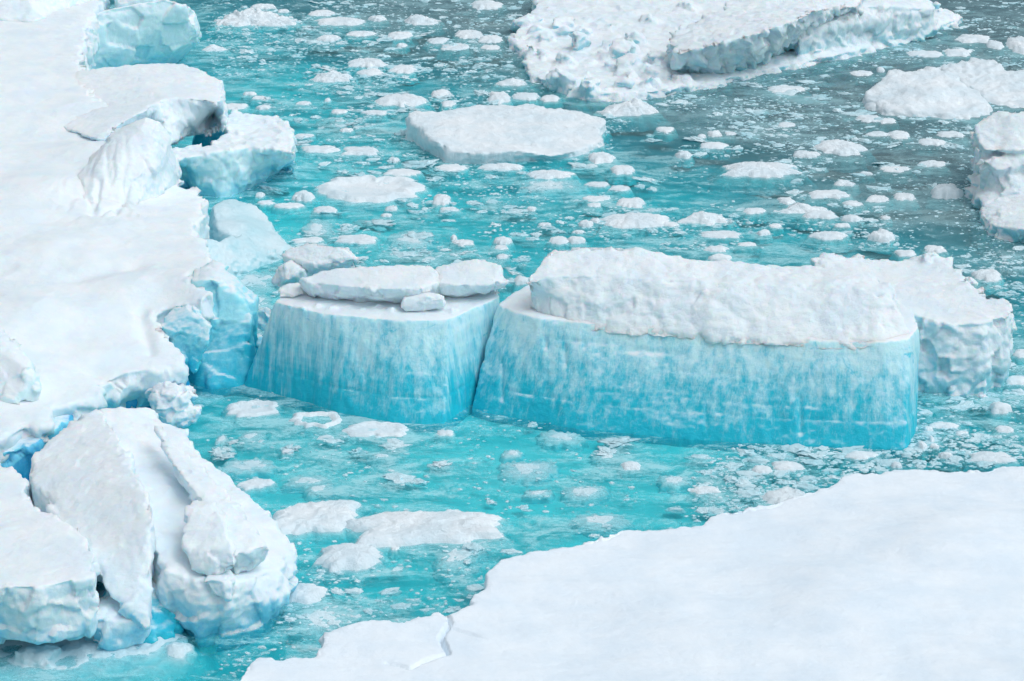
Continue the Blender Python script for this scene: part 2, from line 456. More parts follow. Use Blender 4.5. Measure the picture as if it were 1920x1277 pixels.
    m1 = k.n('ShaderNodeMixShader'); k.set(m1.inputs[0], k.math('ADD', k.math('MULTIPLY', fr.outputs[0], 0.33), k.math('MULTIPLY', k.math('MULTIPLY', fr.outputs[0], 0.12), sea))); k.set(m1.inputs[1], tr.outputs[0]); k.set(m1.inputs[2], gl.outputs[0])
    thin = k.mix(sea, (0.07, 0.63, 0.70), (0.15, 0.27, 0.30))
    df = k.bsdf(k.mix(k.math('MAXIMUM', k.smooth(cov, 0.80, 1.15), k.smooth(pans, 0.54, 0.72, 0.0, 0.8)), thin, (0.52, 0.84, 0.88)), 0.7, nrm)
    m2 = k.n('ShaderNodeMixShader'); k.set(m2.inputs[0], slush); k.set(m2.inputs[1], m1.outputs[0]); k.set(m2.inputs[2], df)
    k.done(m2.outputs[0])
    va = k.n('ShaderNodeVolumeAbsorption', Density=3.0); va.inputs[0].default_value = (0.03, 0.872, 0.896, 1)
    k.t.links.new(va.outputs[0], k.out.inputs['Volume'])
    o = link('water', me, k.m, label='turquoise to grey sea water with thin slush', cat='water', kind='structure')
    me.polygons.foreach_set('use_smooth', np.zeros(len(me.polygons), bool))
build_water()

# ------------------------------------------------------------------ left ice shelf
shelf_rim = [(-170, -60, 3.2), (-170, 700, 2.2), (-170, 860, 1.6), (-60, 845, 1.5), (0, 823, 1.5), (50, 800, 1.5), (75, 793, 1.5), (93, 800, 1.4), (88, 768, 1.5),
    (120, 757, 1.5), (188, 738, 1.5), (191, 708, 1.5), (225, 703, 1.5), (293, 693, 1.5), (340, 692, 1.45), (351, 687, 1.45), (328, 650, 1.6),
    (302, 613, 1.9), (296, 592, 2.0), (303, 576, 2.1), (333, 569, 2.3), (383, 558, 2.6), (397, 542, 2.7), (368, 521, 2.75), (350, 512, 2.75),
    (400, 508, 2.6), (415, 500, 2.55), (411, 490, 2.55), (385, 465, 2.5), (372, 437, 2.4), (364, 412, 2.3), (379, 395, 2.1), (384, 372, 2.0),
    (370, 361, 2.0), (336, 345, 2.0), (319, 310, 2.0), (313, 277, 2.0), (300, 255, 2.3), (255, 232, 2.8), (180, 180, 3.0), (150, 120, 3.0), (165, 60, 3.0), (185, 10, 3.2), (185, -60, 3.2)]
shelf_ctrl = [(0, 150, 3.1), (-150, 300, 3.1), (0, 400, 2.9), (120, 450, 2.85), (185, 270, 3.05), (100, 330, 3.0), (150, 560, 2.35), (0, 600, 2.4), (250, 520, 2.6), (200, 420, 2.7),
    (60, 700, 1.8), (180, 650, 1.85), (-150, 650, 2.2), (260, 640, 1.75), (100, 60, 3.1), (60, 560, 2.6), (290, 440, 2.5)]
main = slab(shelf_rim, ctrl=shelf_ctrl, mid=(0.55, 0.0, 0.02), over=-0.75, flare=0.5, voxel=0.11, jag=0.28)
ledge = slab([(60, 170, 2.6), (130, 134, 2.95), (200, 125, 3.25), (300, 118, 3.35), (345, 119, 3.35), (375, 130, 3.3), (400, 143, 3.25), (417, 151, 3.2), (418, 182, 3.1),
    (404, 196, 3.1, 401, 207), (380, 188, 3.15, 372, 241), (350, 183, 3.2, 340, 258), (312, 184, 3.2, 313, 273), (280, 200, 3.2, 250, 262), (240, 225, 3.1, 215, 262), (187, 262, 2.9, 185, 270), (90, 230, 2.55)],
    zb=1.75, foot=-0.3, flare=-0.8, mid=(0.5, 0.45, 0.05), jag=0.14)
mound = hull([(245, 240, 4.2), (268, 234, 4.35), (292, 241, 4.25), (311, 275, 3.6), (326, 318, 2.4), (332, 348, 1.9), (250, 392, 2.2), (150, 385, 2.5), (128, 355, 2.6), (185, 285, 3.5), (205, 262, 3.9)], back=0.9, drop=1.5)
def crag(co, no):
    c = at(195, 345, 3.2); d2 = ((co[:, 0] - c[0]) / 1.1) ** 2 + ((co[:, 1] - c[1]) / 1.8) ** 2
    m = np.exp(-d2) * (co[:, 2] > 2.4)
    g = np.abs(perlin(co * np.array([2.2, 0.6, 0.9], np.float32) + 3.1))
    co[:, 2] -= m * np.maximum(0, 0.22 - g) * 1.1
    for (a, b, dep, wd) in (((110, 500), (150, 470), .12, .5), ((140, 515), (250, 500), .15, .45), ((20, 430), (80, 425), .08, .6), ((0, 500), (60, 490), .08, .6), ((170, 640), (215, 655), .12, .4), ((262, 560), (282, 610), .16, .22)):
        A = np.array(at(*a, 2.5)[:2]); B = np.array(at(*b, 2.5)[:2]); ab = B - A
        t = np.clip(((co[:, :2] - A) @ ab) / (ab @ ab), 0, 1)
        d = np.linalg.norm(co[:, :2] - (A + t[:, None] * ab), axis=1) + 0.15 * perlin(co * 1.5)
        co[:, 2] -= dep * np.exp(-(d / wd) ** 2) * (no[:, 2] > 0.4)
    return co
shelf = berg('ice_shelf', [main], M_SHELF, voxel=0.075, smooth=1, lump=0.10, lump_s=1.3, rough=0.06, rough_s=0.35, fine=0.012, top=0.18, chip=0.2, chip_s=0.8, seed=1, crumb=0.14, post=crag,
     label='large snow-covered ice shelf along the left edge with overhanging broken rim', cat='ice shelf')
berg('snow_ledge', [ledge], M_SHELF, voxel=0.06, smooth=1, lump=0.08, rough=0.05, top=0.2, chip=0.12, seed=61, cut=None, parent=shelf, label='broken overhanging snow ledge')
berg('snow_mound', [mound], M_SHELF, voxel=0.055, smooth=3, lump=0.08, rough=0.05, top=0.4, chip=0.10, chip_s=0.9, seed=62, cut=None, post=crag, parent=shelf, label='cone-shaped snow mound')

berg('ice_block', [hull([(130, 131, 0.6), (140, 136, 0.5), (240, 130, 0.3), (314, 118, 0.1), (332, 84, 1.0), (347, 68, 1.4), (372, 66, 1.6), (368, 50, 2.0), (355, 26, 2.7), (342, 10, 3.1), (310, -2, 3.4), (240, 10, 3.2), (182, 22, 3.0), (164, 52, 2.4)], back=1.6, backdrop=0.5)],
     M_PALE, seed=2, smooth=1, lump=0.06, rough=0.03, chip=0.2, chip_s=1.1,
     label='tilted pale blue ice slab standing behind the topmost snow ledge', cat='ice block')
berg('snow_hummock', [hull([(-80, 30, 3.2), (0, 25, 3.2), (60, 40, 3.1), (150, 14, 3.1), (185, -5, 3.2), (150, -40, 4.0), (40, -30, 4.2), (-80, -30, 4.2)], back=2.5, drop=2.0)], M_PALE, seed=3, smooth=5, lump=0.3, lump_s=1.1,
     label='bluish snow hummock in the top left corner', cat='snow hummock')
berg('snow_hummock', [hull([(222, 9, 2.9), (260, 6, 3.0), (290, -10, 3.4), (250, -40, 3.6), (215, -20, 3.3)], back=2.0, drop=1.0)], M_PALE, seed=4, smooth=3,
     label='small snow hummock touching the top edge behind the tilted slab', cat='snow hummock')
berg('ice_chunk', [hull([(-40, 632, 2.75), (2, 638, 2.7), (24, 668, 2.55), (50, 690, 2.4), (66, 716, 2.1), (62, 736, 1.75), (25, 746, 1.7), (-40, 742, 1.7)], back=0.7, drop=1.3)], M_PALE, seed=5, smooth=1, chip=0.16, chip_s=0.5, lump=0.06, voxel=0.05,
     label='bluish ice chunk lying on the shelf at the left edge', cat='ice chunk')

# block beside the mound
berg('ice_block', [slab([(315, 281, 1.6), (353, 271, 1.6), (390, 270, 1.7), (428, 252, 1.75), (426, 222, 1.8), (437, 209, 1.85), (467, 215, 1.85), (513, 217, 1.85), (543, 229, 1.8), (551, 250, 1.75),
    (548, 289, 1.7, 541, 310), (507, 277, 1.75, 502, 333), (467, 275, 1.75, 455, 360), (427, 280, 1.75, 415, 371), (367, 293, 1.65, 372, 365), (319, 302, 1.55, 330, 322)], flare=0.6, mid=(0.5, 0.5, 0.06), jag=0.16)],
    M_PALE, seed=6, smooth=1, chip=0.14, chip_s=0.7, lump=0.09, lump_s=0.7, rough=0.06, top=0.7,
    label='broken block with pale blue face beside the snow mound on the shelf', cat='ice block')
berg('ice_chunk', [hull([(360, 266, 0.8), (376, 240, 1.4), (398, 208, 1.9), (412, 214, 1.8), (421, 240, 1.2), (412, 262, 0.7)], back=0.8, drop=-0.6)], M_CLEAR, seed=7, voxel=0.06, smooth=2, lump=0.04,
    label='small clear blue chunk wedged under the topmost snow ledge', cat='ice chunk')
berg('ice_lump', [slab([(400, 385, 0.9), (415, 372, 1.0), (432, 368, 1.0), (455, 376, 0.9), (480, 386, 0.7), (503, 412, 0.45), (516, 440, 0.25), (540, 462, 0.06), (515, 474, 0.02), (470, 462, 0.25), (430, 440, 0.6), (405, 425, 0.8)], over=0.25, flare=0.5, jag=0.12, ctrl=[(450, 410, 1.0)], voxel=0.08)], M_WET, seed=8, smooth=6, chip=0.06, chip_s=0.8, lump=0.08,
    label='smooth rounded pale blue ice sloping into the water below the pale-faced block', cat='ice lump')
berg('ice_lump', [slab([(372, 448, 1.3), (392, 437, 1.3), (425, 432, 1.15), (457, 431, 1.0), (473, 444, 0.8), (500, 458, 0.5), (519, 470, 0.25), (503, 488, 0.08), (457, 500, 0.08), (440, 512, 0.1), (410, 520, 0.3), (385, 500, 0.8)], over=0.2, flare=0.6, jag=0.2, ctrl=[(430, 465, 0.95)], voxel=0.08), rubble(425, 512, 0.1, 0.5, 24)], M_WET, seed=9, smooth=1, chip=0.12, chip_s=0.5, lump=0.12, lump_s=0.5, puffy=True,
    label='crumbly soaked ice heap against the shelf edge left of the boulders', cat='ice lump')
berg('ice_slab', [hull([(345, 712, 0.0), (370, 727, -0.05), (400, 732, -0.05), (447, 727, -0.05), (466, 688, 0.5), (474, 613, 1.6), (472, 578, 2.05), (437, 543, 2.55), (405, 521, 2.8), (393, 513, 2.85), (366, 524, 2.7), (350, 620, 1.3)], back=1.3, drop=-1.0)],
    M_CLEAR, seed=10, smooth=2, lump=0.05, rough=0.03, chip=0.16, chip_s=0.9,
    label='blue ice slab leaning against the shelf left of the blue blocks', cat='ice slab')
berg('ice_slab', [hull([(305, 597, 1.98), (330, 575, 2.25), (361, 576, 2.4), (380, 597, 2.2), (398, 613, 2.05), (392, 640, 1.75), (378, 668, 1.3), (363, 706, 0.72), (345, 683, 0.95), (326, 652, 1.35), (303, 615, 1.8)], back=0.25)],
    M_CLEAR, seed=12, smooth=1, chip=0.08, chip_s=.5, lump=0.03, voxel=0.045, rough=0.03,
    label='thin pointed ice shard hanging at the shelf rim before the leaning slab', cat='ice slab')
berg('snow_boulder', [rubble(322, 760, 0.62, 0.78, 31, n=22, flat=0.95, k=0.85), rubble(300, 735, 0.75, 0.5, 32), rubble(352, 735, 0.75, 0.34, 33), rubble(350, 775, 0.45, 0.55, 34)],
    M_SHELF, voxel=0.045, seed=13, smooth=1, lump=0.08, lump_s=0.45, chip=0.14, chip_s=0.4, rough=0.04, top=0.8,
    label='round knobbly snow boulder at the water edge in front of the shelf', cat='snow boulder')
berg('ice_lump', [rubble(347, 815, 0.1, 0.24, 35, n=20, k=.85)], M_SHELF, voxel=0.04, seed=14, label='fist-shaped ice lump tucked under the round snow boulder', cat='ice lump')

berg('blue_ice', [hull([(-60, 872, 0.9), (0, 850, 1.0), (60, 832, 1.15), (112, 800, 1.2), (135, 800, 0.9), (90, 860, 0.3), (40, 890, 0.2), (-60, 900, 0.2)], back=1.2, drop=-0.5)], M_DEEP, seed=51, smooth=1, chip=0.15, chip_s=0.6, lump=0.05,
     label='deep blue ice inside the crevasse between the shelf and snow block', cat='blue ice')
berg('blue_ice', [hull([(222, 752, 0.5), (240, 722, 0.95), (280, 700, 1.15), (318, 708, 0.9), (345, 712, 0.7), (330, 735, 0.3), (280, 760, 0.1)], back=1.0, drop=-0.5)], M_DEEP, seed=52, smooth=1, chip=0.12, chip_s=0.5, lump=0.05,
     label='blue ice under the overhanging shelf lip behind the round snow boulder', cat='blue ice')
# lower left mass
mass = slab([(180, 766, 2.3), (207, 758, 2.4), (247, 756, 2.4), (277, 764, 2.2), (297, 787, 2.0), (333, 804, 1.9), (372, 851, 1.75), (413, 883, 1.65), (450, 916, 1.55), (507, 968, 1.35), (535, 1001, 1.2),
    (543, 1040, 1.0, 533, 1112), (522, 1072, 1.15, 520, 1155), (478, 1082, 1.3, 488, 1173), (430, 1092, 1.45, 432, 1186), (372, 1086, 1.6, 372, 1196), (315, 1066, 1.75, 320, 1160), (283, 1000, 2.0), (240, 900, 2.35), (180, 820, 2.4)],
    ctrl=[(300, 900, 2.25), (350, 950, 2.2), (330, 860, 2.1), (420, 980, 1.85), (460, 1040, 1.5), (320, 1000, 1.7)], flare=-0.2, mid=(0.5, 0.35, 0.25), voxel=0.09)
ridge = hull([(290, 800, 2.67), (345, 850, 2.62), (400, 905, 2.57), (450, 970, 2.37), (498, 1025, 2.12), (500, 1038, 1.87), (492, 1052, 1.62), (443, 1082, 1.32), (440, 1040, 2.07), (395, 955, 2.52), (330, 880, 2.72)], back=0.15)
lump = hull([(352, 954, 2.65), (398, 950, 2.70), (420, 985, 2.55), (438, 1040, 2.20), (440, 1064, 1.95), (413, 1081, 1.65), (360, 1068, 1.75), (338, 1020, 2.20)], back=0.5)
knob = hull([(380, 1090, 1.65), (425, 1084, 1.70), (437, 1100, 1.50), (432, 1126, 1.15), (400, 1118, 1.25)], back=0.6)
mass_o = berg('ice_mass', [mass], M_SHELF, voxel=0.055, seed=15, smooth=1, chip=0.14, chip_s=0.85, crumb=0.08, lump=0.1, lump_s=0.85, rough=0.07, rough_s=0.3, top=0.3,
     label='big rounded ice mass with stepped ridges beside the turquoise pool, lower left', cat='ice mass')
for nm_, me_, sd_ in (('ice_ridge', ridge, 63), ('ice_knob', lump, 64), ('ice_knob', knob, 65)):
    berg(nm_, [me_], M_SHELF, voxel=0.045, smooth=2, lump=0.07, lump_s=0.6, rough=0.05, top=0.4, chip=0.10, chip_s=0.5, crumb=0.07, seed=sd_, cut=None, parent=mass_o)
berg('blue_ice', [hull([(165, 1150, 0.55), (200, 1110, 1.0), (250, 1090, 1.2), (295, 1120, 0.9), (335, 1165, 0.35), (345, 1188, 0.0), (300, 1206, 0.0), (180, 1206, 0.1)], back=1.4, drop=-0.4)], M_CLEAR, seed=66, smooth=1, chip=0.12, chip_s=0.5, lump=0.05,
     label='clear blue ice in the cleft below the upturned wedge', cat='blue ice')
berg('ice_slab', [hull([(52, 889, 2.1), (72, 852, 2.25), (103, 813, 2.35), (143, 793, 2.45), (180, 766, 2.5), (215, 800, 2.65), (236, 852, 2.75), (265, 912, 2.75), (286, 952, 2.65), (289, 979, 2.55), (281, 1012, 2.35), (175, 1035, 1.9), (120, 985, 1.9)], back=0.0, drop=1.1),
     hull([(170, 1030, 1.95), (281, 1005, 2.4), (280, 1072, 1.75), (279, 1150, 0.95), (279, 1185, 0.55), (255, 1160, 0.9), (240, 1139, 1.15), (193, 1110, 1.35)], back=0.7),
     hull([(168, 1165, 0.85), (200, 1150, 0.95), (262, 1165, 0.75), (278, 1185, 0.4), (266, 1204, 0.1), (207, 1226, -0.05), (168, 1206, 0.1)], back=1.2)],
     M_SHELF, voxel=0.055, seed=16, smooth=1, chip=0.14, chip_s=1.0, lump=0.08, lump_s=1.0, rough=0.05, top=0.35,
     label='upturned wedge of ice with a ridge between the snow block and rounded mass', cat='ice slab')
berg('snow_block', [slab([(-120, 850, 2.0), (0, 861, 2.0), (22, 876, 2.0), (55, 902, 2.0), (38, 924, 2.1), (67, 952, 2.1), (117, 969, 2.2), (140, 985, 2.2), (160, 1019, 2.2), (175, 1046, 2.2), (174, 1080, 2.2, 173, 1185),
     (127, 1091, 2.2, 127, 1198), (67, 1099, 2.2, 67, 1206), (0, 1101, 2.2, 0, 1198), (-120, 1101, 2.2, -120, 1197)], zb=0.72, foot=-0.25, flare=-0.5, mid=(0.5, 0.5, 0.03), jag=0.14)],
     M_SHELF, voxel=0.055, seed=17, smooth=1, chip=0.14, chip_s=0.6, lump=0.05, lump_s=0.7, rough=0.05, top=0.25,
     label='flat-topped snow block with grey front face in the bottom left corner', cat='snow block')
berg('awash_ice', [slab([(-120, 1205, -0.01), (60, 1195, 0.02), (150, 1190, 0.07), (280, 1170, 0.12), (338, 1186, -0.03), (371, 1229, -0.10), (350, 1262, -0.15), (230, 1300, -0.18), (60, 1320, -0.13), (-120, 1320, -0.13)], zb=-0.25, foot=-0.5, flare=1.0),
     rubble(70, 1235, 0.0, 0.8, 41, flat=0.5), rubble(330, 1225, -0.1, 0.6, 42, flat=0.4)],
     M_WET, voxel=0.06, seed=18, smooth=4, lump=0.12, lump_s=0.9, top=0.9,
     label='soaked pale blue ice lying awash below the snow block, bottom left', cat='awash ice')

# ------------------------------------------------------------------ blue blocks in the middle
def carve(co, no):
    st = 1 - sstep(np.abs(no[:, 2]), 0.3, 0.6)
    ww = 0.06 * perlin(np.stack([co[:, 0] / 1.3, co[:, 1] * 0, co[:, 0] * 0 + 2.2], 1))
    for zc, dep, wd, x0, x1 in ((0.72, 0.03, 0.05, -99, 99), (1.05, 0.02, 0.05, 2.0, 9.0), (2.18, 0.13, 0.09, 3.3, 4.9), (2.28, 0.05, 0.06, 1.3, 3.6), (1.75, 0.03, 0.06, 4.0, 7.5)):
        m = sstep(co[:, 0], x0 - 0.3, x0 + 0.3) * (1 - sstep(co[:, 0], x1 - 0.3, x1 + 0.3))
        g = dep * np.exp(-((co[:, 2] - zc - ww) / wd) ** 2) * m * st * (0.4 + 0.6 * sstep(perlin(co / 0.5), -0.2, 0.3))
        co = co - no * g[:, None]
    for xc, z0, z1 in ((1.55, 1.5, 2.3), (1.0, 1.9, 2.4), (2.1, 2.0, 2.35), (-0.3, 0.3, 1.6), (5.6, 0.2, 1.0), (8.3, 0.2, 1.4)):
        m = sstep(co[:, 2], z0, z0 + 0.2) * (1 - sstep(co[:, 2], z1 - 0.2, z1)) * st
        co = co - no * (0.09 * np.exp(-((co[:, 0] - xc - ww) / 0.07) ** 2) * m)[:, None]
    return co
berg('ice_block', [slab([(517, 565, 2.75, 458, 722), (560, 577, 2.8, 520, 739), (600, 586, 2.8, 580, 755), (640, 591, 2.8, 640, 774), (740, 599, 2.8, 735, 792), (800, 601, 2.8, 790, 796), (842, 598, 2.8, 833, 794), (866, 587, 2.8, 856, 776),
     (905, 570, 2.8, 885, 758), (935, 556, 2.8, 915, 735), (925, 535, 2.8), (820, 525, 2.8), (640, 525, 2.8), (545, 535, 2.75, 480, 700)], mid=(0.85, 0.10, 0.05), flare=0.3, jag=0.06)] + [rubble(540 + 28 * i, 572 + (i * 7) % 13, 2.8, 0.10 + 0.05 * ((i * 5) % 4), 400 + i, flat=0.6) for i in range(12)],
     M_BLUE, voxel=0.05, seed=19, smooth=1, post=carve, lump=0.06, lump_s=1.3, rough=0.012, fine=0.008, crumb=0.05, streak=0.05, top=0.5,
     label='shorter streaked blue ice block carrying snow boulders, left of the gap', cat='ice block')
BOULD = dict(voxel=0.045, smooth=4, lump=0.05, lump_s=0.8, rough=0.04, chip=0.1, chip_s=0.6, top=0.4)
berg('snow_boulder', [slab([(562, 521, 3.45, 570, 540), (580, 530, 3.4, 590, 556), (640, 536, 3.45, 640, 564), (720, 541, 3.5, 730, 568), (790, 540, 3.5, 800, 566), (824, 527, 3.5, 822, 552), (817, 504, 3.6), (803, 494, 3.65), (700, 497, 3.65), (640, 502, 3.6), (590, 511, 3.5)],
     zb=2.82, foot=-0.12, flare=-0.15, mid=(0.5, 0.4, 0.12))], M_CAP, seed=20, label='long loaf-shaped snow boulder, longest on the shorter blue block', cat='snow boulder', **BOULD)
berg('snow_boulder', [slab([(819, 500, 3.55), (848, 492, 3.65), (900, 484, 3.75), (931, 492, 3.7), (938, 506, 3.6), (950, 528, 3.35, 930, 541), (915, 533, 3.4, 905, 549), (860, 535, 3.4, 858, 557), (822, 530, 3.45, 822, 554)],
     zb=2.85, foot=-0.12, flare=-0.2, mid=(0.5, 0.4, 0.1))], M_CAP, seed=21, label='angular snow boulder on the right end of the shorter blue block', cat='snow boulder', **BOULD)
berg('snow_boulder', [slab([(525, 478, 3.0, 560, 512), (545, 464, 3.2), (573, 452, 3.4), (639, 460, 3.4), (656, 463, 3.35), (671, 485, 3.0, 655, 505), (640, 493, 2.95, 630, 512), (590, 497, 2.9, 590, 514)], zb=2.3, foot=-0.4, flare=-0.1, mid=(0.5, 0.4, 0.1))],
     M_CAP, seed=22, label='tilted snow boulder rising behind the long loaf-shaped one', cat='snow boulder', **BOULD)
berg('snow_boulder', [rubble(543, 512, 2.55, 0.62, 51, n=22, flat=0.65, k=.85), rubble(530, 520, 2.3, 0.4, 52, k=.85)], M_CAP, seed=23, label='bluish snow boulder at the left end behind the long loaf-shaped one', cat='snow boulder', **BOULD)
berg('snow_boulder', [hull([(750, 578, 2.95), (757, 560, 3.2), (800, 556, 3.3), (830, 561, 3.25), (834, 577, 2.95), (800, 586, 2.78), (762, 584, 2.82)], back=0.5)], M_CAP, seed=24, voxel=0.035, smooth=4, lump=0.04, lump_s=0.5, top=.5,
     label='small snow boulder lying in front of the long loaf-shaped one', cat='snow boulder')
berg('snow_boulder', [hull([(522, 545, 2.95), (540, 537, 3.05), (563, 538, 3.05), (569, 551, 2.9), (550, 559, 2.8), (524, 556, 2.8)], back=0.4)], M_CAP, seed=25, voxel=0.035, smooth=4, lump=0.04, lump_s=0.5, top=.5,
     label='smallest rounded snow boulder at the left end of the shorter blue block', cat='snow boulder')
berg('ice_lump', [rubble(490, 600, 1.0, 0.45, 53), rubble(482, 640, 0.5, 0.35, 54), rubble(497, 585, 1.3, 0.35, 56)], M_PALE, voxel=0.05, seed=26, smooth=3, lump=.1, lump_s=.4,
     label='crumbled ice jammed between the leaning slab and the shorter blue block', cat='ice lump')

long_block = berg('ice_block', [slab([(933, 570, 2.8, 884, 764), (965, 584, 2.8, 915, 774), (1010, 597, 2.8, 985, 787), (1107, 605, 2.8, 1095, 806), (1200, 612, 2.8, 1200, 816), (1273, 618, 2.8, 1278, 823), (1413, 629, 2.8, 1400, 831), (1547, 638, 2.8, 1550, 839),
     (1657, 641, 2.8, 1655, 843), (1705, 633, 2.8, 1699, 842), (1722, 612, 2.8, 1717, 805), (1712, 586, 2.8, 1716, 765), (1660, 540, 2.8), (1500, 522, 2.8), (1200, 512, 2.8), (1010, 518, 2.8), (960, 552, 2.8)], mid=(0.85, 0.12, 0.04), flare=0.1, jag=0.05)],
     M_BLUE, voxel=0.05, seed=27, smooth=1, post=carve, lump=0.06, lump_s=1.5, rough=0.012, fine=0.008, crumb=0.05, streak=0.05, top=0.5,
     label='long streaked blue ice block with a thick snow cap, right of the gap', cat='ice block')
berg('snow_cap', [slab([(984, 532, 3.85, 992, 578), (1020, 518, 3.95, 1030, 598), (1100, 516, 4.0, 1107, 612), (1200, 520, 4.0, 1203, 619), (1300, 526, 4.0, 1313, 628), (1400, 530, 4.0, 1413, 636), (1500, 533, 3.95, 1500, 641), (1580, 536, 3.95, 1580, 645), (1650, 550, 3.85, 1660, 646), (1682, 552, 3.8, 1711, 630),
     (1668, 530, 3.95), (1632, 507, 4.05), (1560, 500, 4.05), (1497, 497, 4.05), (1423, 494, 4.05), (1330, 487, 4.1), (1253, 474, 4.25), (1220, 469, 4.3), (1133, 465, 4.35), (1067, 470, 4.3), (1026, 470, 4.25), (1021, 483, 4.15), (994, 510, 4.0)],
     zb=2.74, foot=-0.2, flare=0.1, mid=(0.6, 0.42, 0.0), jag=0.12),
     hull([(1026, 470, 4.35), (1067, 469, 4.38), (1133, 465, 4.42), (1220, 469, 4.38), (1250, 480, 4.25), (1215, 505, 4.0), (1026, 506, 4.0)], back=0.25)], M_CAP, voxel=0.06, seed=28, smooth=1, lump=0.16, lump_s=2.1, puffy=True, chip=0.05, chip_s=0.9, rough=0.10, rough_s=0.45, fine=0.03, crumb=0.14, top=0.6, cut=None, parent=long_block,
     label='thick crusted white snow cap')
berg('ice_block', [slab([(1700, 588, 2.25, 1715, 735), (1747, 601, 2.2, 1750, 738), (1800, 608, 2.2, 1800, 740), (1850, 603, 2.2, 1848, 742), (1890, 594, 2.25, 1878, 724), (1901, 585, 2.3, 1888, 690), (1892, 559, 2.4), (1867, 560, 2.35), (1843, 558, 2.35), (1841, 547, 2.4), (1828, 532, 2.45), (1818, 522, 2.5), (1806, 526, 2.4), (1799, 513, 2.45), (1789, 502, 2.5),
     (1782, 489, 2.55), (1760, 480, 2.65), (1746, 471, 2.75), (1730, 477, 2.65), (1720, 485, 2.5), (1680, 488, 2.45), (1625, 484, 2.55), (1580, 478, 2.65), (1547, 473, 2.75), (1520, 489, 2.55), (1560, 530, 2.5)], mid=(0.5, 0.5, 0.05), flare=0.3, jag=0.22)] + [rubble(a, b, c, r_, 300 + a, n=12, k=0.6) for a, b, c, r_ in ((1532, 492, 2.5, .3), (1548, 482, 2.6, .32), (1575, 486, 2.55, .28), (1605, 486, 2.5, .25), (1735, 484, 2.6, .3), (1752, 480, 2.6, .35), (1772, 490, 2.5, .3), (1795, 512, 2.4, .28), (1818, 530, 2.4, .35), (1835, 545, 2.3, .3), (1885, 566, 2.3, .3), (1893, 590, 2.15, .3))],
     M_BERG, voxel=0.06, seed=29, smooth=1, chip=0.18, chip_s=0.7, lump=0.09, lump_s=0.8, rough=0.08, rough_s=0.3, top=0.22,
     label='snow-topped block with jagged back rim behind the long blue block, right', cat='ice block')

# ------------------------------------------------------------------ far bergs
rub = []
rg = random.Random(5)
for i in range(70):
    x = rg.uniform(985, 1300); y = rg.uniform(15, 160)
    if y > 30 + (x - 965) * 1.1 + 60: continue
    if y > 165 or (x < 1010 and y > 120): continue
    rub.append(rubble(x, y, rg.uniform(0.2, 0.6), rg.uniform(0.25, 0.9), 100 + i, flat=0.7))
for i in range(70):
    t = rg.random(); x = 1300 + t * 470; y0 = 142 - t * 100; u = rg.random()
    rub.append(rubble(x, y0 - u * 50, 0.1 + u * rg.uniform(0.3, 1.1), rg.uniform(0.25, 0.65), 200 + i, flat=0.7))
low = slab([(1003, 12, 0.6), (984, 32, 0.5), (963, 62, 0.35), (966, 82, 0.35), (985, 99, 0.3), (986, 124, 0.3), (1003, 140, 0.3), (1042, 158, 0.35), (1100, 171, 0.4), (1157, 172, 0.4), (1233, 168, 0.35), (1280, 159, 0.3), (1347, 148, 0.3), (1430, 129, 0.25), (1513, 113, 0.25), (1580, 99, 0.3), (1680, 72, 0.3), (1763, 46, 0.3), (1810, 30, 0.3), (1780, 16, 0.5), (1700, 0, 0.6), (1500, -40, 0.8), (1200, -60, 0.9), (1020, -50, 0.8)],
     flare=0.6, over=0.12)
rid = slab([(1270, 100, 1.6, 1275, 140), (1340, 82, 2.0, 1340, 140), (1428, 60, 2.4, 1415, 128), (1480, 42, 2.5, 1470, 95), (1533, 20, 2.5, 1530, 80), (1560, 14, 2.3, 1570, 60), (1608, 14, 2.2, 1620, 40), (1626, -6, 2.3), (1560, -40, 2.6), (1400, -10, 2.4), (1300, 40, 1.9), (1250, 70, 1.6)], zb=0.2, foot=-1, flare=0.3, mid=(0.5, 0.35, 0.0), jag=0.2)
tail = hull([(1500, 60, 1.4), (1545, 35, 1.6), (1630, 10, 2.0), (1742, 4, 1.6), (1758, 16, 1.4), (1755, 28, 1.0), (1700, 40, 0.9), (1600, 60, 0.9)], back=1.2, drop=0.0)
foot1 = hull([(1290, 120, 1.1), (1330, 100, 1.6), (1390, 105, 1.4), (1370, 130, 0.7), (1310, 150, 0.4)], back=0.8, drop=-0.2)
berg_o = berg('iceberg', [low, tail] + rub, M_BERG, voxel=0.085, seed=30, smooth=1, lump=0.12, lump_s=0.8, puffy=True, chip=0.2, chip_s=0.8, rough=0.10, rough_s=0.4, fine=0.03, top=0.5,
     label='large low rubbly iceberg with an undercut snow ridge at the top right', cat='iceberg')
berg('snow_ridge', [rid], M_BERG, voxel=0.08, seed=67, smooth=1, lump=0.22, lump_s=0.9, puffy=True, rough=0.12, crumb=0.2, top=0.22, chip=0.28, chip_s=0.65, cut=None, parent=berg_o, label='undercut snow ridge')
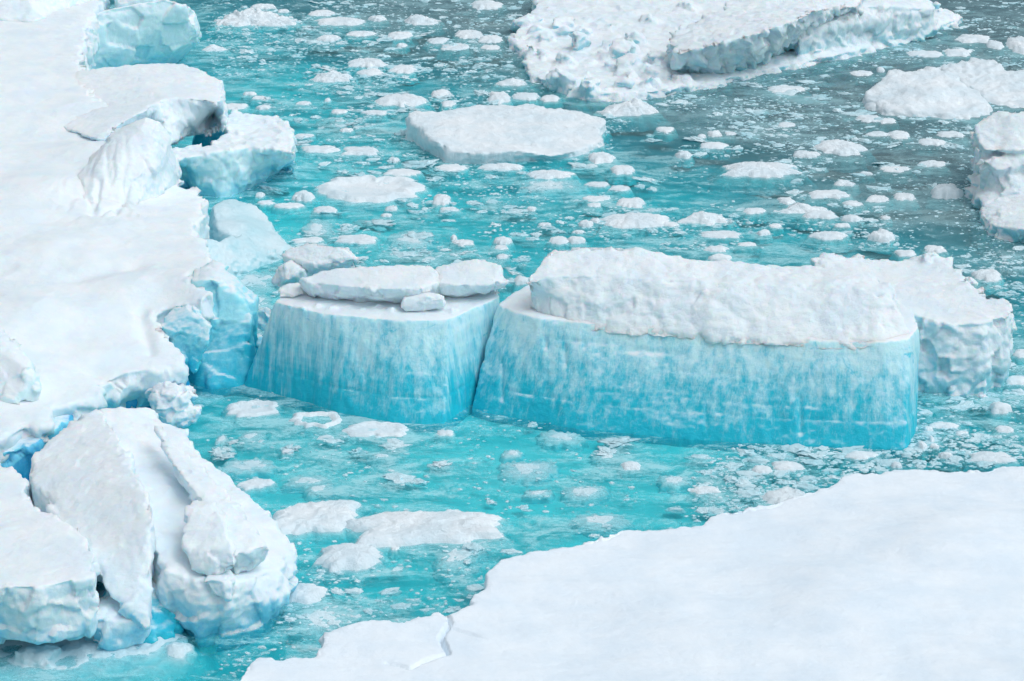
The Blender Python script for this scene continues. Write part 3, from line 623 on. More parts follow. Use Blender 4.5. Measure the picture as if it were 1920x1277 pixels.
berg('ice_floe', [slab([(758, 214, 0.85, 757, 256), (773, 206, 0.9), (823, 208, 0.8), (887, 198, 0.7), (940, 196, 0.7), (983, 194, 0.7), (1040, 201, 0.6), (1090, 208, 0.5), (1137, 224, 0.3), (1123, 241, 0.3), (1128, 265, 0.2), (1090, 280, 0.25), (1040, 292, 0.25, 1042, 297), (960, 285, 0.5, 962, 303), (903, 288, 0.5, 903, 308), (850, 285, 0.5, 835, 305), (815, 265, 0.75, 792, 278)],
     flare=0.7, ctrl=[(900, 240, 0.7), (1000, 240, 0.55), (840, 235, 0.8)], voxel=0.09, jag=0.2)], M_FLOE, voxel=0.07, seed=31, smooth=1, chip=0.06, chip_s=.6, lump=0.09, lump_s=0.8, rough=0.07, rough_s=0.35, fine=0.03, top=0.55,
     label='broad flat white floe, widest one floating in the middle distance', cat='ice floe')
berg('ice_floe', [slab([(1627, 184, 0.3), (1643, 154, 0.5), (1663, 131, 0.7), (1680, 128, 0.75), (1702, 134, 0.7), (1750, 123, 0.8), (1780, 131, 0.75), (1827, 164, 0.5), (1853, 188, 0.3), (1852, 207, 0.15), (1813, 217, 0.12), (1747, 212, 0.15), (1663, 207, 0.2)],
     flare=0.7, over=0.1, ctrl=[(1740, 165, 0.75), (1700, 190, 0.45)], voxel=0.1, jag=0.3)], M_FLOE, voxel=0.08, seed=32, smooth=2, lump=0.14, lump_s=0.8, rough=0.10, rough_s=0.4, fine=0.03, top=0.6,
     label='white trapezoid-shaped floe in grey water before the right edge', cat='ice floe')
berg('ice_floe', [slab([(1757, 125, 0.35), (1827, 109, 0.5), (1863, 113, 0.55), (1890, 131, 0.4), (1960, 130, 0.3), (1990, 180, 0.1), (1900, 200, 0.06), (1850, 185, 0.1), (1800, 150, 0.2)], flare=0.8, over=0.15)], M_FLOE, voxel=0.08, seed=33, smooth=2, lump=0.14, lump_s=0.6, rough=0.10, fine=0.03, top=0.8,
     label='thin crumbling ice sheet behind the trapezoid-shaped floe', cat='ice floe')
berg('ice_block', [hull([(1845, 300, 1.7), (1900, 280, 2.0), (2000, 280, 2.0), (1850, 345, 0.7), (1880, 360, 0.8), (2000, 360, 0.9)], back=1.0, drop=-0.3), slab([(1820, 238, 2.6, 1826, 268), (1841, 218, 2.9), (1870, 206, 3.1), (1920, 207, 3.2), (2020, 205, 3.2), (2020, 290, 2.2), (1920, 285, 2.1, 1920, 300), (1842, 281, 2.1, 1845, 300)], zb=0.9, foot=-0.5, flare=0.0, mid=(0.5, 0.5, 0.05), jag=.15),
     slab([(1838, 300, 1.75, 1848, 325), (1860, 292, 1.9), (1920, 270, 2.3), (2020, 270, 2.3), (2020, 330, 1.5), (1920, 310, 1.7, 1915, 345), (1868, 318, 1.55, 1885, 352)], zb=0.7, foot=-0.6, flare=-0.3, mid=(0.5, 0.4, 0.1)),
     slab([(1814, 341, 0.55), (1832, 322, 0.8), (1870, 330, 0.9), (2020, 330, 1.2), (2020, 460, 0.4, 2020, 470), (1920, 430, 0.6, 1920, 457), (1868, 425, 0.4, 1864, 447), (1840, 408, 0.3, 1838, 416), (1845, 392, 0.4), (1828, 367, 0.4), (1843, 351, 0.5)], flare=0.5)],
     M_BERG, voxel=0.07, seed=34, smooth=2, chip=0.2, chip_s=1.0, lump=0.1, lump_s=1.0, rough=0.07, top=0.5,
     label='stacked sculpted ice chunks cut off by the right edge', cat='ice block')

# ------------------------------------------------------------------ foreground snowfield
fld = [(445, 1279, 0.85), (457, 1258, 0.85), (480, 1231, 0.85), (530, 1235, 0.85), (604, 1229, 0.85), (606, 1205, 0.85), (599, 1187, 0.85), (640, 1174, 0.9), (697, 1169, 0.9), (753, 1171, 0.9), (787, 1154, 0.9), (817, 1145, 0.9), (833, 1150, 0.9), (887, 1132, 0.9), (881, 1124, 0.9), (887, 1114, 0.9), (917, 1107, 0.92), (923, 1092, 0.92), (914, 1079, 0.92), (937, 1052, 0.95),
     (973, 1044, 0.95), (1058, 1024, 0.97), (1062, 1027, 0.97), (1113, 1010, 1.0), (1173, 992, 1.0), (1207, 995, 1.0), (1273, 989, 1.0), (1310, 982, 1.02), (1345, 960, 1.03), (1378, 959, 1.05), (1440, 944, 1.05), (1520, 920, 1.1), (1560, 905, 1.1), (1597, 887, 1.15), (1640, 887, 1.15), (1675, 880, 1.15), (1740, 876, 1.2), (1770, 883, 1.2), (1855, 878, 1.2), (1870, 874, 1.2), (1920, 868, 1.2), (2080, 860, 1.3), (2080, 1380, 1.3), (420, 1380, 0.9)]
CRACKS = [([(838, 1150), (845, 1165), (827, 1195), (832, 1207), (841, 1224)], 0.05, 0.24), ([(841, 1226), (790, 1239), (768, 1249), (750, 1242), (723, 1238)], 0.045, 0.10), ([(845, 1178), (880, 1188), (915, 1199)], 0.03, 0.07)]
def field_post(co, no):
    up = sstep(no[:, 2], 0.5, 0.85)
    x, y = co[:, 0], co[:, 1]
    a = R(-24); u = x * math.cos(a) + y * math.sin(a); v = -x * math.sin(a) + y * math.cos(a)
    q = np.stack([u / 6.0, v / 1.7, np.zeros_like(u)], 1)
    co[:, 2] += up * (0.15 * fbm(q + 2.2, 3) + 0.16 * fbm(np.stack([u / 9, v / 5, u * 0 + 4], 1), 2))
    jit = 0.06 * perlin(co * np.array([2.0, 2.0, 0], np.float32) + 0.5) + 0.02 * perlin(co * np.array([9.0, 9.0, 0], np.float32) + 0.5)
    for line, wd, dep in CRACKS:
        P = np.array([at(a_, b_, 0.9)[:2] for a_, b_ in line]); dm = np.full(len(co), 9.0)
        for A, B in zip(P[:-1], P[1:]):
            ab = B - A; t = np.clip(((co[:, :2] - A) @ ab) / (ab @ ab), 0, 1)
            dm = np.minimum(dm, np.linalg.norm(co[:, :2] - (A + t[:, None] * ab), axis=1))
        co[:, 2] -= up * dep * np.exp(-((dm + jit) / wd) ** 4)
    return co
berg('snow_floe', [slab(fld, ctrl=[(1600, 1100, 1.35), (1300, 1150, 1.1), (1000, 1200, 0.95), (1800, 1000, 1.4)], over=-0.1, flare=0.4, voxel=0.09, jag=0.2)], M_FIELD, voxel=0.047, seed=35, smooth=2, lump=0.05, lump_s=1.2, rough=0.05, rough_s=0.3, fine=0.012, top=0.12, post=field_post, cut=-0.5,
     label='wide smooth snow-covered floe filling the lower right foreground', cat='snow floe')

print('bergs', time.time() - T0)
# ------------------------------------------------------------------ floating floes
def floe(x0, x1, yt, yb, kind='dome', hf=None, seed=0, mat=None, name='ice_floe', skew=0.0, label=None, cat=None, group=None):
    m, dep = mpp(yb)
    W = (x1 - x0) * m; ext = (yb - yt) * m
    hf = {'dome': 0.28, 'flat': 0.2, 'ring': 0.16, 'pan': 0.14, 'peak': 0.55, 'sub': 0.05, 'lump': 0.5, 'bar': 0.4}[kind] if hf is None else hf
    Hh = ext * hf / math.cos(dep)
    Dp = max(ext * (1 - hf) / math.sin(dep), W * 0.3)
    cx, cy_, _ = at((x0 + x1) / 2, yb, 0); cy_ += Dp / 2
    rg = np.random.RandomState(seed)
    n = int(np.clip(W * 1.42 / 0.06, 16, 84))
    gu, gv = np.meshgrid(np.linspace(-1, 1, n), np.linspace(-1, 1, n))
    dx_ = gu * np.sqrt(1 - gv ** 2 / 2); dy_ = gv * np.sqrt(1 - gu ** 2 / 2)
    Q = np.sqrt(dx_ ** 2 + dy_ ** 2) * 1.42; T = np.arctan2(dy_, dx_)
    e = 1.0 + 0.42 * perlin(np.stack([np.cos(T).ravel() * 1.3 + seed * 1.7, np.sin(T).ravel() * 1.3, np.full(T.size, seed * 0.37)], 1)).reshape(T.shape) \
        + 0.40 * perlin(np.stack([np.cos(T).ravel() * 3.5 + seed * 2.7, np.sin(T).ravel() * 3.5, np.full(T.size, seed * 0.77)], 1)).reshape(T.shape)
    sq = (np.abs(np.cos(T)) ** 2.6 + np.abs(np.sin(T)) ** 2.6) ** (-1 / 2.6)
    x = Q * e * sq * np.cos(T) * W / 2; y = Q * e * sq * np.sin(T) * Dp / 2
    y = y + skew * x
    r = np.minimum(Q, 1.0)
    z0 = 0.035 if kind in ('sub',) else 0.0
    if kind == 'dome' or kind == 'bar': z = Hh * (1 - r ** 4.0)
    elif kind == 'lump': z = Hh * np.sqrt(np.maximum(0, 1 - r ** 2.2))
    elif kind == 'flat': z = Hh * (1 - r ** 8)
    elif kind == 'peak':
        px_, py_ = rg.uniform(-0.4, 0.4) * W / 2, rg.uniform(0.0, 0.4) * Dp / 2
        dd = np.sqrt(((x - px_) / (W * 0.5)) ** 2 + ((y - py_) / (Dp * 0.5)) ** 2)
        z = Hh * (0.35 * (1 - r ** 3) + 0.65 * np.maximum(0, 1 - dd * 1.1) ** 1.2 * (1 - r ** 4))
    elif kind == 'ring': z = Hh * np.exp(-((r - 0.82) / 0.17) ** 2) * 1.3 - 0.10 * (1 - sstep(r, 0.3, 0.62)) - 0.02
    elif kind == 'pan': z = Hh * (0.25 + 0.85 * np.exp(-((r - 0.80) / 0.16) ** 2)) * (1 - r ** 14)
    else: z = -0.01 + 0.02 * (1 - r ** 2) - 0.05 * r ** 4
    under = Q > 1.0
    z = np.where(under, -(Q - 1) * (1.4 if kind != 'sub' else 1.2) * min(1.0, 0.35 + W * 0.3), z)
    P3 = np.stack([x.ravel() + cx, y.ravel() + cy_, z.ravel()], 1)
    s = min(1.0, 0.4 + W * 0.25)
    amp = np.where(under.ravel(), 0.3, 1.0) * (0.35 if kind in ('sub', 'ring', 'pan') else 1.0)
    P3[:, 2] += amp * (0.15 * Hh * puff(P3 / (0.8 * s) + seed, 3) + 0.20 * min(Hh, 0.45) * fbm(P3 / 0.14, 3) + (0.09 if kind == 'sub' else 0.05 if kind in ('ring', 'pan') else 0.0) * fbm(P3 / 0.3, 3))
    if kind not in ('sub', 'ring', 'pan'): P3[:, 2] += np.where(under.ravel(), 0.0, 1.0) * 0.2 * Hh * facet(P3 * np.array([1, 1, 0.4]) / (0.45 * s) + seed) * (r.ravel() < 0.99)
    P3[:, 0] += 0.05 * s * perlin(P3 / 0.25 + 3); P3[:, 1] += 0.05 * s * perlin(P3 / 0.25 + 8)
    F = [(j * n + i, j * n + i + 1, (j + 1) * n + i + 1, (j + 1) * n + i) for j in range(n - 1) for i in range(n - 1)]
    me = bpy.data.meshes.new(name); me.from_pydata(P3.tolist(), [], F)
    me.update()
    return link(name, me, mat or M_FLOE, label=label, cat=cat or 'ice floe', group=group)

FL = [  # x0, x1, ytop, ybottom, kind, label
 (396, 551, 8, 50, 'peak', 'long wedge-shaped white floe beside the tilted slab at the top'),
 (469, 513, 5, 18, 'lump', None), (520, 542, 15, 24, 'lump', None), (593, 683, 29, 48, 'dome', None), (580, 628, 16, 30, 'dome', None),
 (692, 721, 26, 40, 'lump', 'small bright smooth block in the dark water at the top'), (761, 821, 21, 48, 'peak', 'crumbly white mound in dark water left of the rubbly iceberg'),
 (595, 636, 62, 78, 'lump', None), (653, 703, 55, 68, 'dome', None), (725, 771, 56, 73, 'dome', None), (743, 762, 79, 89, 'lump', None), (382, 423, 78, 97, 'peak', None),
 (651, 721, 105, 127, 'dome', None), (584, 661, 126, 155, 'peak', 'bright peaked floe like a small snowy hill, upper left water'), (666, 720, 127, 142, 'dome', None), (731, 781, 118, 138, 'dome', None),
 (708, 801, 170, 199, 'dome', 'long low floe just behind the left end of the broad flat floe'), (456, 480, 169, 179, 'lump', None), (471, 500, 178, 187, 'dome', None), (414, 463, 191, 205, 'dome', None),
 (480, 505, 195, 206, 'lump', None), (554, 584, 188, 197, 'dome', None), (608, 619, 182, 191, 'lump', None), (620, 651, 203, 213, 'dome', None), (678, 726, 205, 216, 'flat', None), (637, 660, 238, 248, 'lump', None),
 (563, 633, 269, 287, 'dome', None), (643, 711, 272, 292, 'flat', None), (552, 586, 249, 259, 'dome', None), (728, 748, 293, 304, 'lump', None), (808, 842, 165, 183, 'lump', None), (803, 835, 70, 82, 'dome', None),
 (593, 781, 325, 379, 'pan', 'wide oval pancake floe, half awash, left of centre'), (548, 587, 354, 378, 'lump', None), (478, 496, 359, 370, 'lump', None), (483, 513, 373, 384, 'dome', None), (515, 565, 378, 391, 'flat', None),
 (587, 631, 383, 401, 'dome', None), (638, 706, 370, 383, 'sub', None), (567, 618, 411, 441, 'sub', None), (633, 705, 437, 458, 'flat', None), (548, 607, 443, 456, 'flat', None), (733, 804, 430, 462, 'sub', None),
 (811, 843, 358, 385, 'dome', None), (722, 790, 315, 331, 'flat', None), (825, 858, 386, 396, 'dome', None), (819, 874, 306, 320, 'flat', None), (786, 824, 478, 491, 'sub', None), (713, 735, 398, 407, 'lump', None), (723, 745, 383, 396, 'lump', None),
 (901, 984, 303, 320, 'bar', 'sausage-shaped ice bar under the front of the broad flat floe'), (987, 1073, 315, 335, 'dome', None), (1102, 1151, 280, 308, 'dome', None), (1146, 1191, 305, 328, 'dome', None),
 (970, 1086, 333, 359, 'sub', None), (1098, 1143, 338, 350, 'dome', None), (1143, 1181, 345, 358, 'dome', None), (1131, 1256, 393, 426, 'dome', 'large low oval floe behind the left half of the long blue block'), (1241, 1275, 414, 425, 'dome', None),
 (1272, 1378, 388, 421, 'peak', 'ragged humped floe right of the large low oval one behind the long block'), (1086, 1113, 410, 426, 'lump', None), (1108, 1126, 406, 418, 'lump', None), (1067, 1098, 438, 457, 'lump', None), (1030, 1068, 440, 458, 'dome', None),
 (1074, 1097, 429, 438, 'lump', None), (926, 959, 441, 458, 'lump', None), (926, 953, 457, 468, 'dome', None), (845, 858, 437, 451, 'lump', None), (849, 888, 446, 461, 'dome', None), (964, 993, 513, 534, 'lump', 'ice lump seen through the gap between the boulders and snow cap'),
 (930, 953, 474, 486, 'dome', None), (1266, 1299, 280, 298, 'lump', None), (1157, 1213, 366, 390, 'dome', None), (1102, 1128, 378, 389, 'dome', None), (1096, 1143, 365, 378, 'flat', None), (1231, 1264, 235, 248, 'dome', None), (988, 1006, 385, 396, 'lump', None), (1010, 1034, 415, 424, 'dome', None),
 (1364, 1502, 295, 334, 'dome', 'smooth bright oval floe where grey water turns green, right of centre'), (1533, 1628, 257, 291, 'dome', 'chunky white floe with a notched back in the grey slush'), (1490, 1536, 280, 296, 'lump', 'smooth ice loaf touching the chunky notched floe'), (1460, 1492, 226, 239, 'dome', None),
 (1517, 1593, 352, 373, 'dome', None), (1568, 1608, 331, 349, 'peak', None), (1628, 1667, 363, 380, 'dome', None), (1459, 1561, 376, 401, 'peak', None), (1511, 1571, 390, 411, 'dome', None), (1581, 1616, 400, 416, 'lump', None), (1581, 1616, 374, 387, 'dome', None),
 (1395, 1439, 387, 401, 'dome', None), (1460, 1493, 367, 383, 'dome', None), (1520, 1592, 430, 450, 'dome', None), (1633, 1678, 427, 454, 'lump', 'steep-sided white lump behind the right end of the long blue block'), (1420, 1445, 428, 442, 'lump', None), (1313, 1390, 430, 447, 'flat', None),
 (1324, 1368, 457, 474, 'dome', None), (1331, 1370, 473, 490, 'lump', None), (1383, 1420, 452, 462, 'dome', None), (1681, 1718, 465, 481, 'dome', None), (1736, 1775, 456, 475, 'dome', None), (1443, 1466, 417, 427, 'dome', None), (1567, 1597, 416, 427, 'dome', None), (1652, 1670, 402, 412, 'lump', None),
 (1668, 1710, 241, 260, 'dome', None), (1625, 1668, 244, 256, 'dome', None), (1726, 1775, 256, 273, 'dome', None), (1723, 1775, 298, 313, 'dome', None), (1681, 1718, 358, 376, 'dome', None), (1611, 1636, 319, 329, 'lump', None), (1651, 1706, 310, 323, 'flat', None),
 (1308, 1325, 249, 260, 'lump', None), (1328, 1354, 242, 257, 'lump', None), (1313, 1365, 264, 279, 'dome', None), (1359, 1382, 245, 254, 'dome', None), (1753, 1806, 339, 374, 'lump', 'round snowball-like lump left of the ice stacked at the right edge'), (1798, 1867, 60, 81, 'dome', None), (1709, 1771, 92, 108, 'dome', None), (1775, 1827, 88, 106, 'dome', None),
 (1894, 1950, 62, 99, 'dome', 'rough white floe cut off by the right edge near the top'), (1856, 1888, 72, 93, 'dome', None), (1645, 1660, 124, 136, 'lump', None), (1598, 1638, 130, 143, 'dome', None), (1625, 1657, 189, 208, 'lump', None), (1610, 1656, 212, 229, 'dome', None), (1650, 1683, 219, 232, 'dome', None), (1761, 1808, 243, 258, 'dome', None),
 (1440, 1512, 158, 174, 'flat', None), (1123, 1233, 177, 218, 'peak', 'heap of crumbled white ice right of the broad flat floe'), (930, 987, 142, 161, 'peak', None), (963, 1010, 170, 188, 'dome', None), (1013, 1050, 175, 191, 'dome', None), (917, 957, 168, 194, 'dome', None), (827, 853, 186, 200, 'dome', None),
 (850, 907, 52, 73, 'dome', None), (897, 943, 63, 81, 'dome', None), (883, 940, -4, 18, 'dome', None), (803, 840, 68, 81, 'dome', None), (828, 880, 80, 94, 'flat', None), (900, 937, 82, 93, 'dome', None),
 (428, 520, 748, 780, 'pan', 'round pancake of ice nearest the leaning blue slab in the pool'), (544, 639, 769, 802, 'ring', 'ring of ice with open water in its middle, in the pool'), (651, 765, 788, 820, 'pan', 'faint sunken pancake of ice under the shorter blue block'),
 (414, 510, 857, 884, 'sub', None), (448, 510, 894, 916, 'flat', 'crescent-shaped sliver of ice beside the rounded mass'), (505, 657, 932, 1003, 'flat', 'slanting white floe touching the big rounded ice mass'), (640, 936, 949, 1020, 'flat', 'long rough oval floe in the turquoise pool, largest there'),
 (590, 714, 1010, 1070, 'dome', 'squat white floe below the long rough oval one'), (403, 425, 813, 831, 'sub', None), (448, 490, 806, 826, 'sub', None), (400, 434, 834, 846, 'sub', None), (540, 613, 890, 911, 'sub', None), (572, 620, 905, 924, 'sub', None), (528, 549, 839, 851, 'dome', None), (731, 748, 1023, 1032, 'dome', None),
 (821, 850, 803, 817, 'dome', None), (695, 737, 848, 860, 'sub', None), (947, 1037, 858, 895, 'sub', 'pale triangular sunken floe in the middle of the pool'), (1063, 1133, 908, 933, 'sub', None), (987, 1030, 916, 929, 'sub', None), (825, 899, 1016, 1059, 'sub', 'slanting streak of broken ice left of the snowfield point'),
 (1078, 1168, 960, 989, 'sub', None), (1166, 1203, 861, 882, 'dome', None), (1238, 1290, 886, 909, 'sub', None), (1113, 1158, 841, 863, 'sub', None), (943, 975, 841, 856, 'sub', None), (1018, 1090, 805, 829, 'sub', None), (537, 606, 1087, 1131, 'dome', 'grey-green ice lump at the water edge right of the rounded mass'),
 (560, 640, 1132, 1186, 'sub', 'sunken pale ice between the rounded mass and the snowfield tip'), (1410, 1448, 868, 889, 'dome', None), (1450, 1508, 859, 884, 'dome', None), (1587, 1645, 842, 861, 'dome', None), (1820, 1903, 843, 868, 'dome', None), (1762, 1790, 845, 861, 'lump', None), (1673, 1693, 862, 878, 'lump', None),
 (1433, 1522, 909, 950, 'dome', 'crumbled ice pressed against the back rim of the snowfield'), (1297, 1350, 907, 926, 'dome', None), (1743, 1753, 814, 830, 'lump', None), (1720, 1740, 823, 844, 'lump', None), (1745, 1760, 829, 842, 'lump', None), (1733, 1750, 796, 810, 'lump', None), (1857, 1898, 748, 776, 'lump', 'round white lump in brash below the jagged-rimmed block'),
 (1743, 1800, 789, 804, 'dome', None), (1793, 1818, 806, 817, 'dome', None), (1903, 1940, 652, 671, 'dome', None), (1827, 1880, 499, 527, 'dome', 'crumbly patch of ice behind the jagged-rimmed block'), (1890, 1930, 700, 722, 'dome', None), (1870, 1905, 795, 812, 'dome', None), (1437, 1490, 845, 862, 'sub', None), (425, 512, 505, 545, 'sub', 'milky sunken ice between the leaning slab and the boulder-laden block'), (440, 505, 548, 585, 'sub', 'sunken ice left of the smallest snow boulder'),
]
SLANT = {(505, 932): 0.30, (825, 1016): 0.5, (640, 949): 0.06, (448, 894): 0.2, (1063, 908): 0.25, (572, 905): 0.2, (448, 806): 0.2}
def zone(x, y):
    if y > 730 and x < 1290: return 'thin pale ice pan half sunk in the turquoise pool', 'ice pans in the turquoise pool', 'ice pan'
    if y > 830 and x < 1710: return 'ice lump in slush between the long blue block and the snowfield', 'lumps before the long blue block', 'ice lump'
    if y > 520: return 'ice lump in the crowded brash below the jagged-rimmed block', 'lumps right of the long blue block', 'ice lump'
    if x < 960:
        if y < 160: return 'white ice lump drifting left of the large rubbly iceberg', 'lumps in the upper left water', 'ice lump'
        if y < 325: return 'pale ice lump drifting between the shelf and the broad flat floe', 'lumps left of the broad flat floe', 'ice lump'
        return 'pale ice lump drifting behind the boulder-laden blue block', 'lumps behind the shorter blue block', 'ice lump'
    if y < 120: return 'ice lump in dark grey water right of the large rubbly iceberg', 'lumps right of the rubbly iceberg', 'ice lump'
    if y < 320: return 'white ice lump in grey slush in front of the rubbly iceberg', 'lumps before the rubbly iceberg', 'ice lump'
    return 'white ice lump drifting in green slush behind the long blue block', 'lumps behind the long blue block', 'ice lump'
LANDMARKS = [('the broad flat floe', 945, 250), ('the trapezoid-shaped floe', 1740, 175), ('the bright peaked floe', 622, 140), ('the wedge-shaped top floe', 470, 30), ('the wide oval pancake floe', 687, 352),
 ('the smooth bright oval floe', 1433, 315), ('the chunky notched floe', 1580, 274), ('the large low oval floe', 1193, 410), ('the ragged humped floe', 1325, 405), ('the snowball-like lump', 1779, 357), ('the steep-sided lump', 1655, 440),
 ('the crumbled ice heap', 1178, 198), ('the sausage-shaped bar', 942, 312), ('the ice ring', 591, 785), ('the triangular sunken floe', 992, 876), ('the long rough oval floe', 788, 985), ('the slanting white floe', 581, 967),
 ('the crumbly dark-water mound', 791, 35), ('the round brash lump', 1877, 762), ('the ice pressed against the snowfield', 1477, 930), ('the rough edge-cut floe', 1915, 80), ('the pale-faced block', 440, 290), ('the rubbly iceberg', 1380, 110), ('the boulders', 740, 500), ('the snow cap', 1330, 500), ('the jagged-rimmed block', 1810, 600)]
ORD = ['nearest', 'second nearest', 'third nearest', 'fourth nearest', 'fifth nearest', 'sixth nearest', 'seventh nearest', 'eighth nearest', 'ninth nearest', 'tenth nearest', 'eleventh nearest', 'twelfth nearest', 'thirteenth nearest', 'fourteenth nearest', 'fifteenth nearest', 'sixteenth nearest', 'seventeenth nearest', 'eighteenth nearest', 'nineteenth nearest', 'twentieth nearest']
SMALL = []      # (object, px, py, width in photo pixels)
def name_small():
    by = {}
    for o, x, y, wd in SMALL:
        best = min(LANDMARKS, key=lambda l: math.hypot((l[1] - x), (l[2] - y) * 2.2))
        dx, dy = x - best[1], (y - best[2]) * 2.2
        side = ('left of' if dx < 0 else 'right of') if abs(dx) > abs(dy) else ('beyond' if dy < 0 else 'just below')
        size = 'big' if wd > 60 else 'mid-sized' if wd > 34 else 'small'
        by.setdefault((best[0], side, size), []).append((math.hypot(dx, dy), o))
    for (lm, side, size), L in by.items():
        L.sort(key=lambda t: t[0])
        for i, (_, o) in enumerate(L):
            o['label'] = f"{size} {o['category']} {side} {lm}" + (', ' + ORD[i] if len(L) > 1 else '')
n_ind = 0
for i, (x0, x1, yt, yb, kind, lab) in enumerate(FL):
    mat = M_WET if kind == 'sub' else M_FLOE
    sk = SLANT.get((x0, yt), 0.0)
    if lab:
        nm = {'pan': 'pancake_ice', 'ring': 'ice_ring', 'lump': 'ice_lump', 'sub': 'sunken_floe'}.get(kind, 'ice_floe')
        floe(x0, x1, yt, yb, kind, seed=i + 1, mat=mat, name=nm, skew=sk, label=lab, cat=nm.replace('_', ' '))
    else:
        L, G, Cc = zone((x0 + x1) / 2, (yt + yb) / 2)
        o = floe(x0, x1, yt, yb, kind, seed=i + 1, mat=mat, name=Cc.replace(' ', '_'), skew=sk, label=L, cat=Cc, group=G)
        SMALL.append((o, (x0 + x1) / 2, (yt + yb) / 2, x1 - x0))
    n_ind += 1

# ------------------------------------------------------------------ brash: a hundred more single lumps, the rest as stuff
def ico(sub, seed, flat=0.6, amp=0.35):
    bm = bmesh.new(); bmesh.ops.create_icosphere(bm, subdivisions=sub, radius=1.0)
    v = np.array([x.co[:] for x in bm.verts], np.float32); f = np.array([[x.index for x in fc.verts] for fc in bm.faces], np.int64)
    bm.free()
    d = 1 + amp * 1.6 * perlin(v * 1.4 + seed * 3.3) + amp * 0.9 * perlin(v * 3.1 + seed * 5.1) + amp * 0.5 * perlin(v * 6.3 + seed * 7.7)
    v = v * d[:, None]
    if sub >= 2: v = v + 0.22 * facet(v * 1.3 + seed)[:, None] * v
    v[:, 2] *= flat
    return v, f
OCC = []   # photo regions filled by solid ice where loose brash would only be hidden
def inpoly(x, y, poly):
    c = False; n = len(poly)
    for i in range(n):
        x0, y0 = poly[i][:2]; x1, y1 = poly[i - 1][:2]
        if (y0 > y) != (y1 > y) and x < (x1 - x0) * (y - y0) / (y1 - y0) + x0: c = not c
    return c
OCC = [[(-400, -100), (360, -100), (400, 140), (545, 230), (545, 300), (390, 380), (470, 600), (460, 730), (360, 740), (380, 830), (540, 1010), (530, 1150), (330, 1300), (-400, 1300)],
       [(460, 720), (520, 560), (930, 560), (1010, 470), (1740, 470), (1890, 560), (1880, 735), (1720, 740), (1705, 838), (1280, 822), (885, 765), (800, 795)],
       [(965, 60), (1000, 10), (1020, -100), (1640, -100), (1800, 20), (1690, 72), (1430, 130), (1230, 170), (1100, 174), (1000, 138)],
       [p[:2] for p in fld], [(1825, 210), (2100, 200), (2100, 455), (1865, 445), (1840, 380)], [(760, 215), (1130, 215), (1040, 290), (840, 300)], [(1640, 150), (1760, 125), (1850, 200), (1650, 205)]]
def free(x, y): return not any(inpoly(x, y, p) for p in OCC)
BIG = [ico(4, 40 + i, 0.42, 0.85) for i in range(8)]
rg = random.Random(99)
BM = []
for i, (v, f) in enumerate(BIG):
    me = bpy.data.meshes.new('ice_lump'); me.from_pydata(v.tolist(), [], f.tolist()); me.materials.append(M_BRASH)
    me.polygons.foreach_set('use_smooth', np.ones(len(me.polygons), bool)); BM.append(me)
while n_ind < 300:
    x, y = rg.uniform(380, 1915), rg.uniform(5, 900)
    if y > 730 and rg.random() < 0.55: continue
    if not free(x, y): continue
    L, G, Cc = zone(x, y)
    o = bpy.data.objects.new(Cc.replace(' ', '_'), rg.choice(BM)); COL.objects.link(o)
    P = at(x, y, 0); s = rg.uniform(0.15, 0.34) * (1.0 if y < 500 else 0.8)
    o.location = (P[0], P[1], rg.uniform(-0.3, 0.05) * s); o.scale = (s * rg.uniform(1.0, 1.9), s * rg.uniform(0.8, 1.2), s * rg.uniform(0.4, 0.8))
    o.rotation_euler = (rg.uniform(-.2, .2), rg.uniform(-.2, .2), rg.uniform(-0.5, 0.5))
    o['label'] = L; o['category'] = Cc; o['group'] = G
    SMALL.append((o, x, y, 2.6 * s / mpp(y)[0])); n_ind += 1

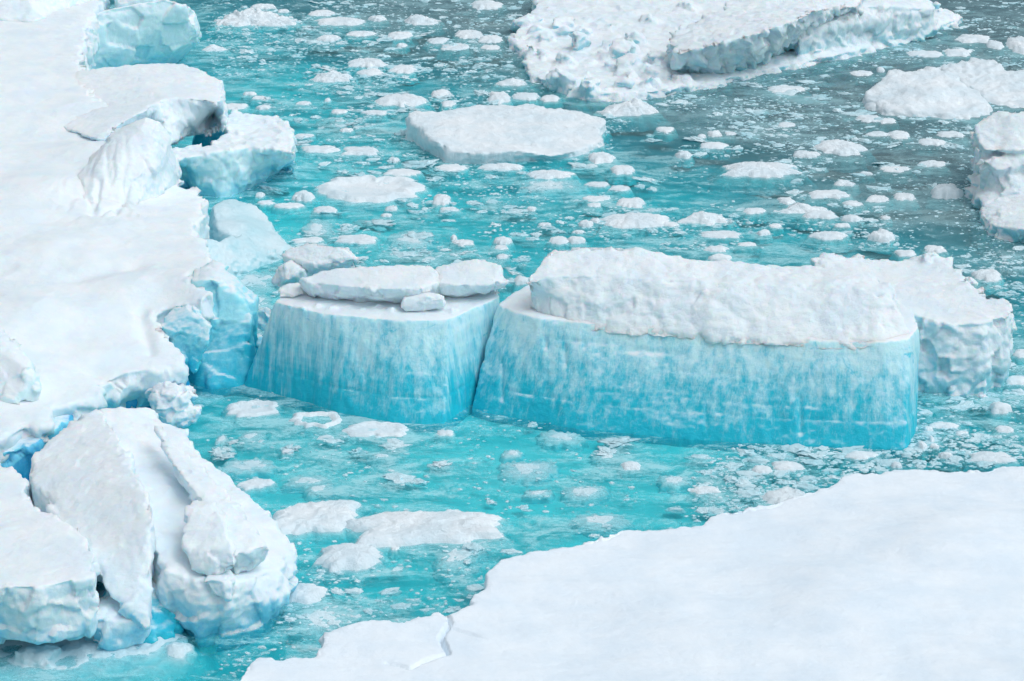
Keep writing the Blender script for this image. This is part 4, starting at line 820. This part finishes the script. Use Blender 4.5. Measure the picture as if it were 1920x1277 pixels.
name_small()
def inpoly_np(X, Y, poly):
    c = np.zeros(len(X), bool); n = len(poly)
    for i in range(n):
        x0, y0 = poly[i][:2]; x1, y1 = poly[i - 1][:2]
        if y0 == y1: continue
        c ^= ((y0 > Y) != (y1 > Y)) & (X < (x1 - x0) * (Y - y0) / (y1 - y0) + x0)
    return c
def scatter(name, count, shapes, smin, smax, power, seed, mat, label):
    rn = np.random.RandomState(seed); M_ = count * 14
    X = rn.uniform(330, 1925, M_); Y = rn.uniform(-8, 1270, M_)
    dens = np.where(Y > 730, np.where(X < 1300, np.where(Y < 1000, 0.07, 0.16), 0.6), np.where(Y > 300, 0.32, 0.55))
    dens = np.where((X < 620) & (Y > 100) & (Y < 560), dens * 0.55, dens)
    P = np.array([at(a, b, 0) for a, b in zip(X, Y)])
    cl = 0.42 + 1.3 * perlin(np.stack([P[:, 0] / 2.6, P[:, 1] / 1.8, np.full(M_, 1.3)], 1)) + 0.9 * perlin(np.stack([P[:, 0] / 9, P[:, 1] / 7, np.full(M_, 7.3)], 1))
    ok = (rn.rand(M_) < dens) & (rn.rand(M_) < cl)
    for p in OCC: ok &= ~inpoly_np(X, Y, p)
    P = P[ok][:count]; n = len(P)
    sz_ = smin + (smax - smin) * rn.rand(n) ** power
    A = rn.uniform(-0.6, 0.6, n); SX, SY, SZ = rn.uniform(0.9, 1.9, n), rn.uniform(0.7, 1.2, n), rn.uniform(0.6, 1.1, n); DZ = rn.uniform(-0.35, 0.10, n)
    VV, FF, off = [], [], 0
    for i in range(n):
        v, f = shapes[i % len(shapes)]; c, sn, s_ = math.cos(A[i]), math.sin(A[i]), sz_[i]
        qx = v[:, 0] * (s_ * SX[i]); qy = v[:, 1] * (s_ * SY[i])
        VV.append(np.stack([qx * c - qy * sn + P[i, 0], qx * sn + qy * c + P[i, 1], v[:, 2] * (s_ * SZ[i]) + DZ[i] * s_], 1)); FF.append(f + off); off += len(v)
    V = np.concatenate(VV); F = np.concatenate(FF)
    me = bpy.data.meshes.new(name)
    me.vertices.add(len(V)); me.vertices.foreach_set('co', V.astype(np.float32).ravel())
    me.loops.add(F.size); me.loops.foreach_set('vertex_index', F.ravel().astype(np.int32))
    me.polygons.add(len(F)); me.polygons.foreach_set('loop_start', np.arange(0, F.size, 3, dtype=np.int32))
    me.update(calc_edges=True); me.validate()
    link(name, me, mat, label=label, cat='brash ice', kind='stuff')
    me.polygons.foreach_set('use_smooth', np.zeros(len(me.polygons), bool))
scatter('brash_ice', 2400, [ico(2, 60 + i, 0.5, 0.65) for i in range(10)], 0.05, 0.22, 2.8, 3, M_BRASH, 'loose white brash ice scattered over the water')
scatter('ice_crumbs', 19000, [ico(1, 80 + i, 0.5, 0.6) for i in range(10)], 0.012, 0.07, 2.2, 4, M_BRASH, 'fine ice crumbs speckling the slushy water')
print('TRIS', TRIS[0], time.time() - T0)
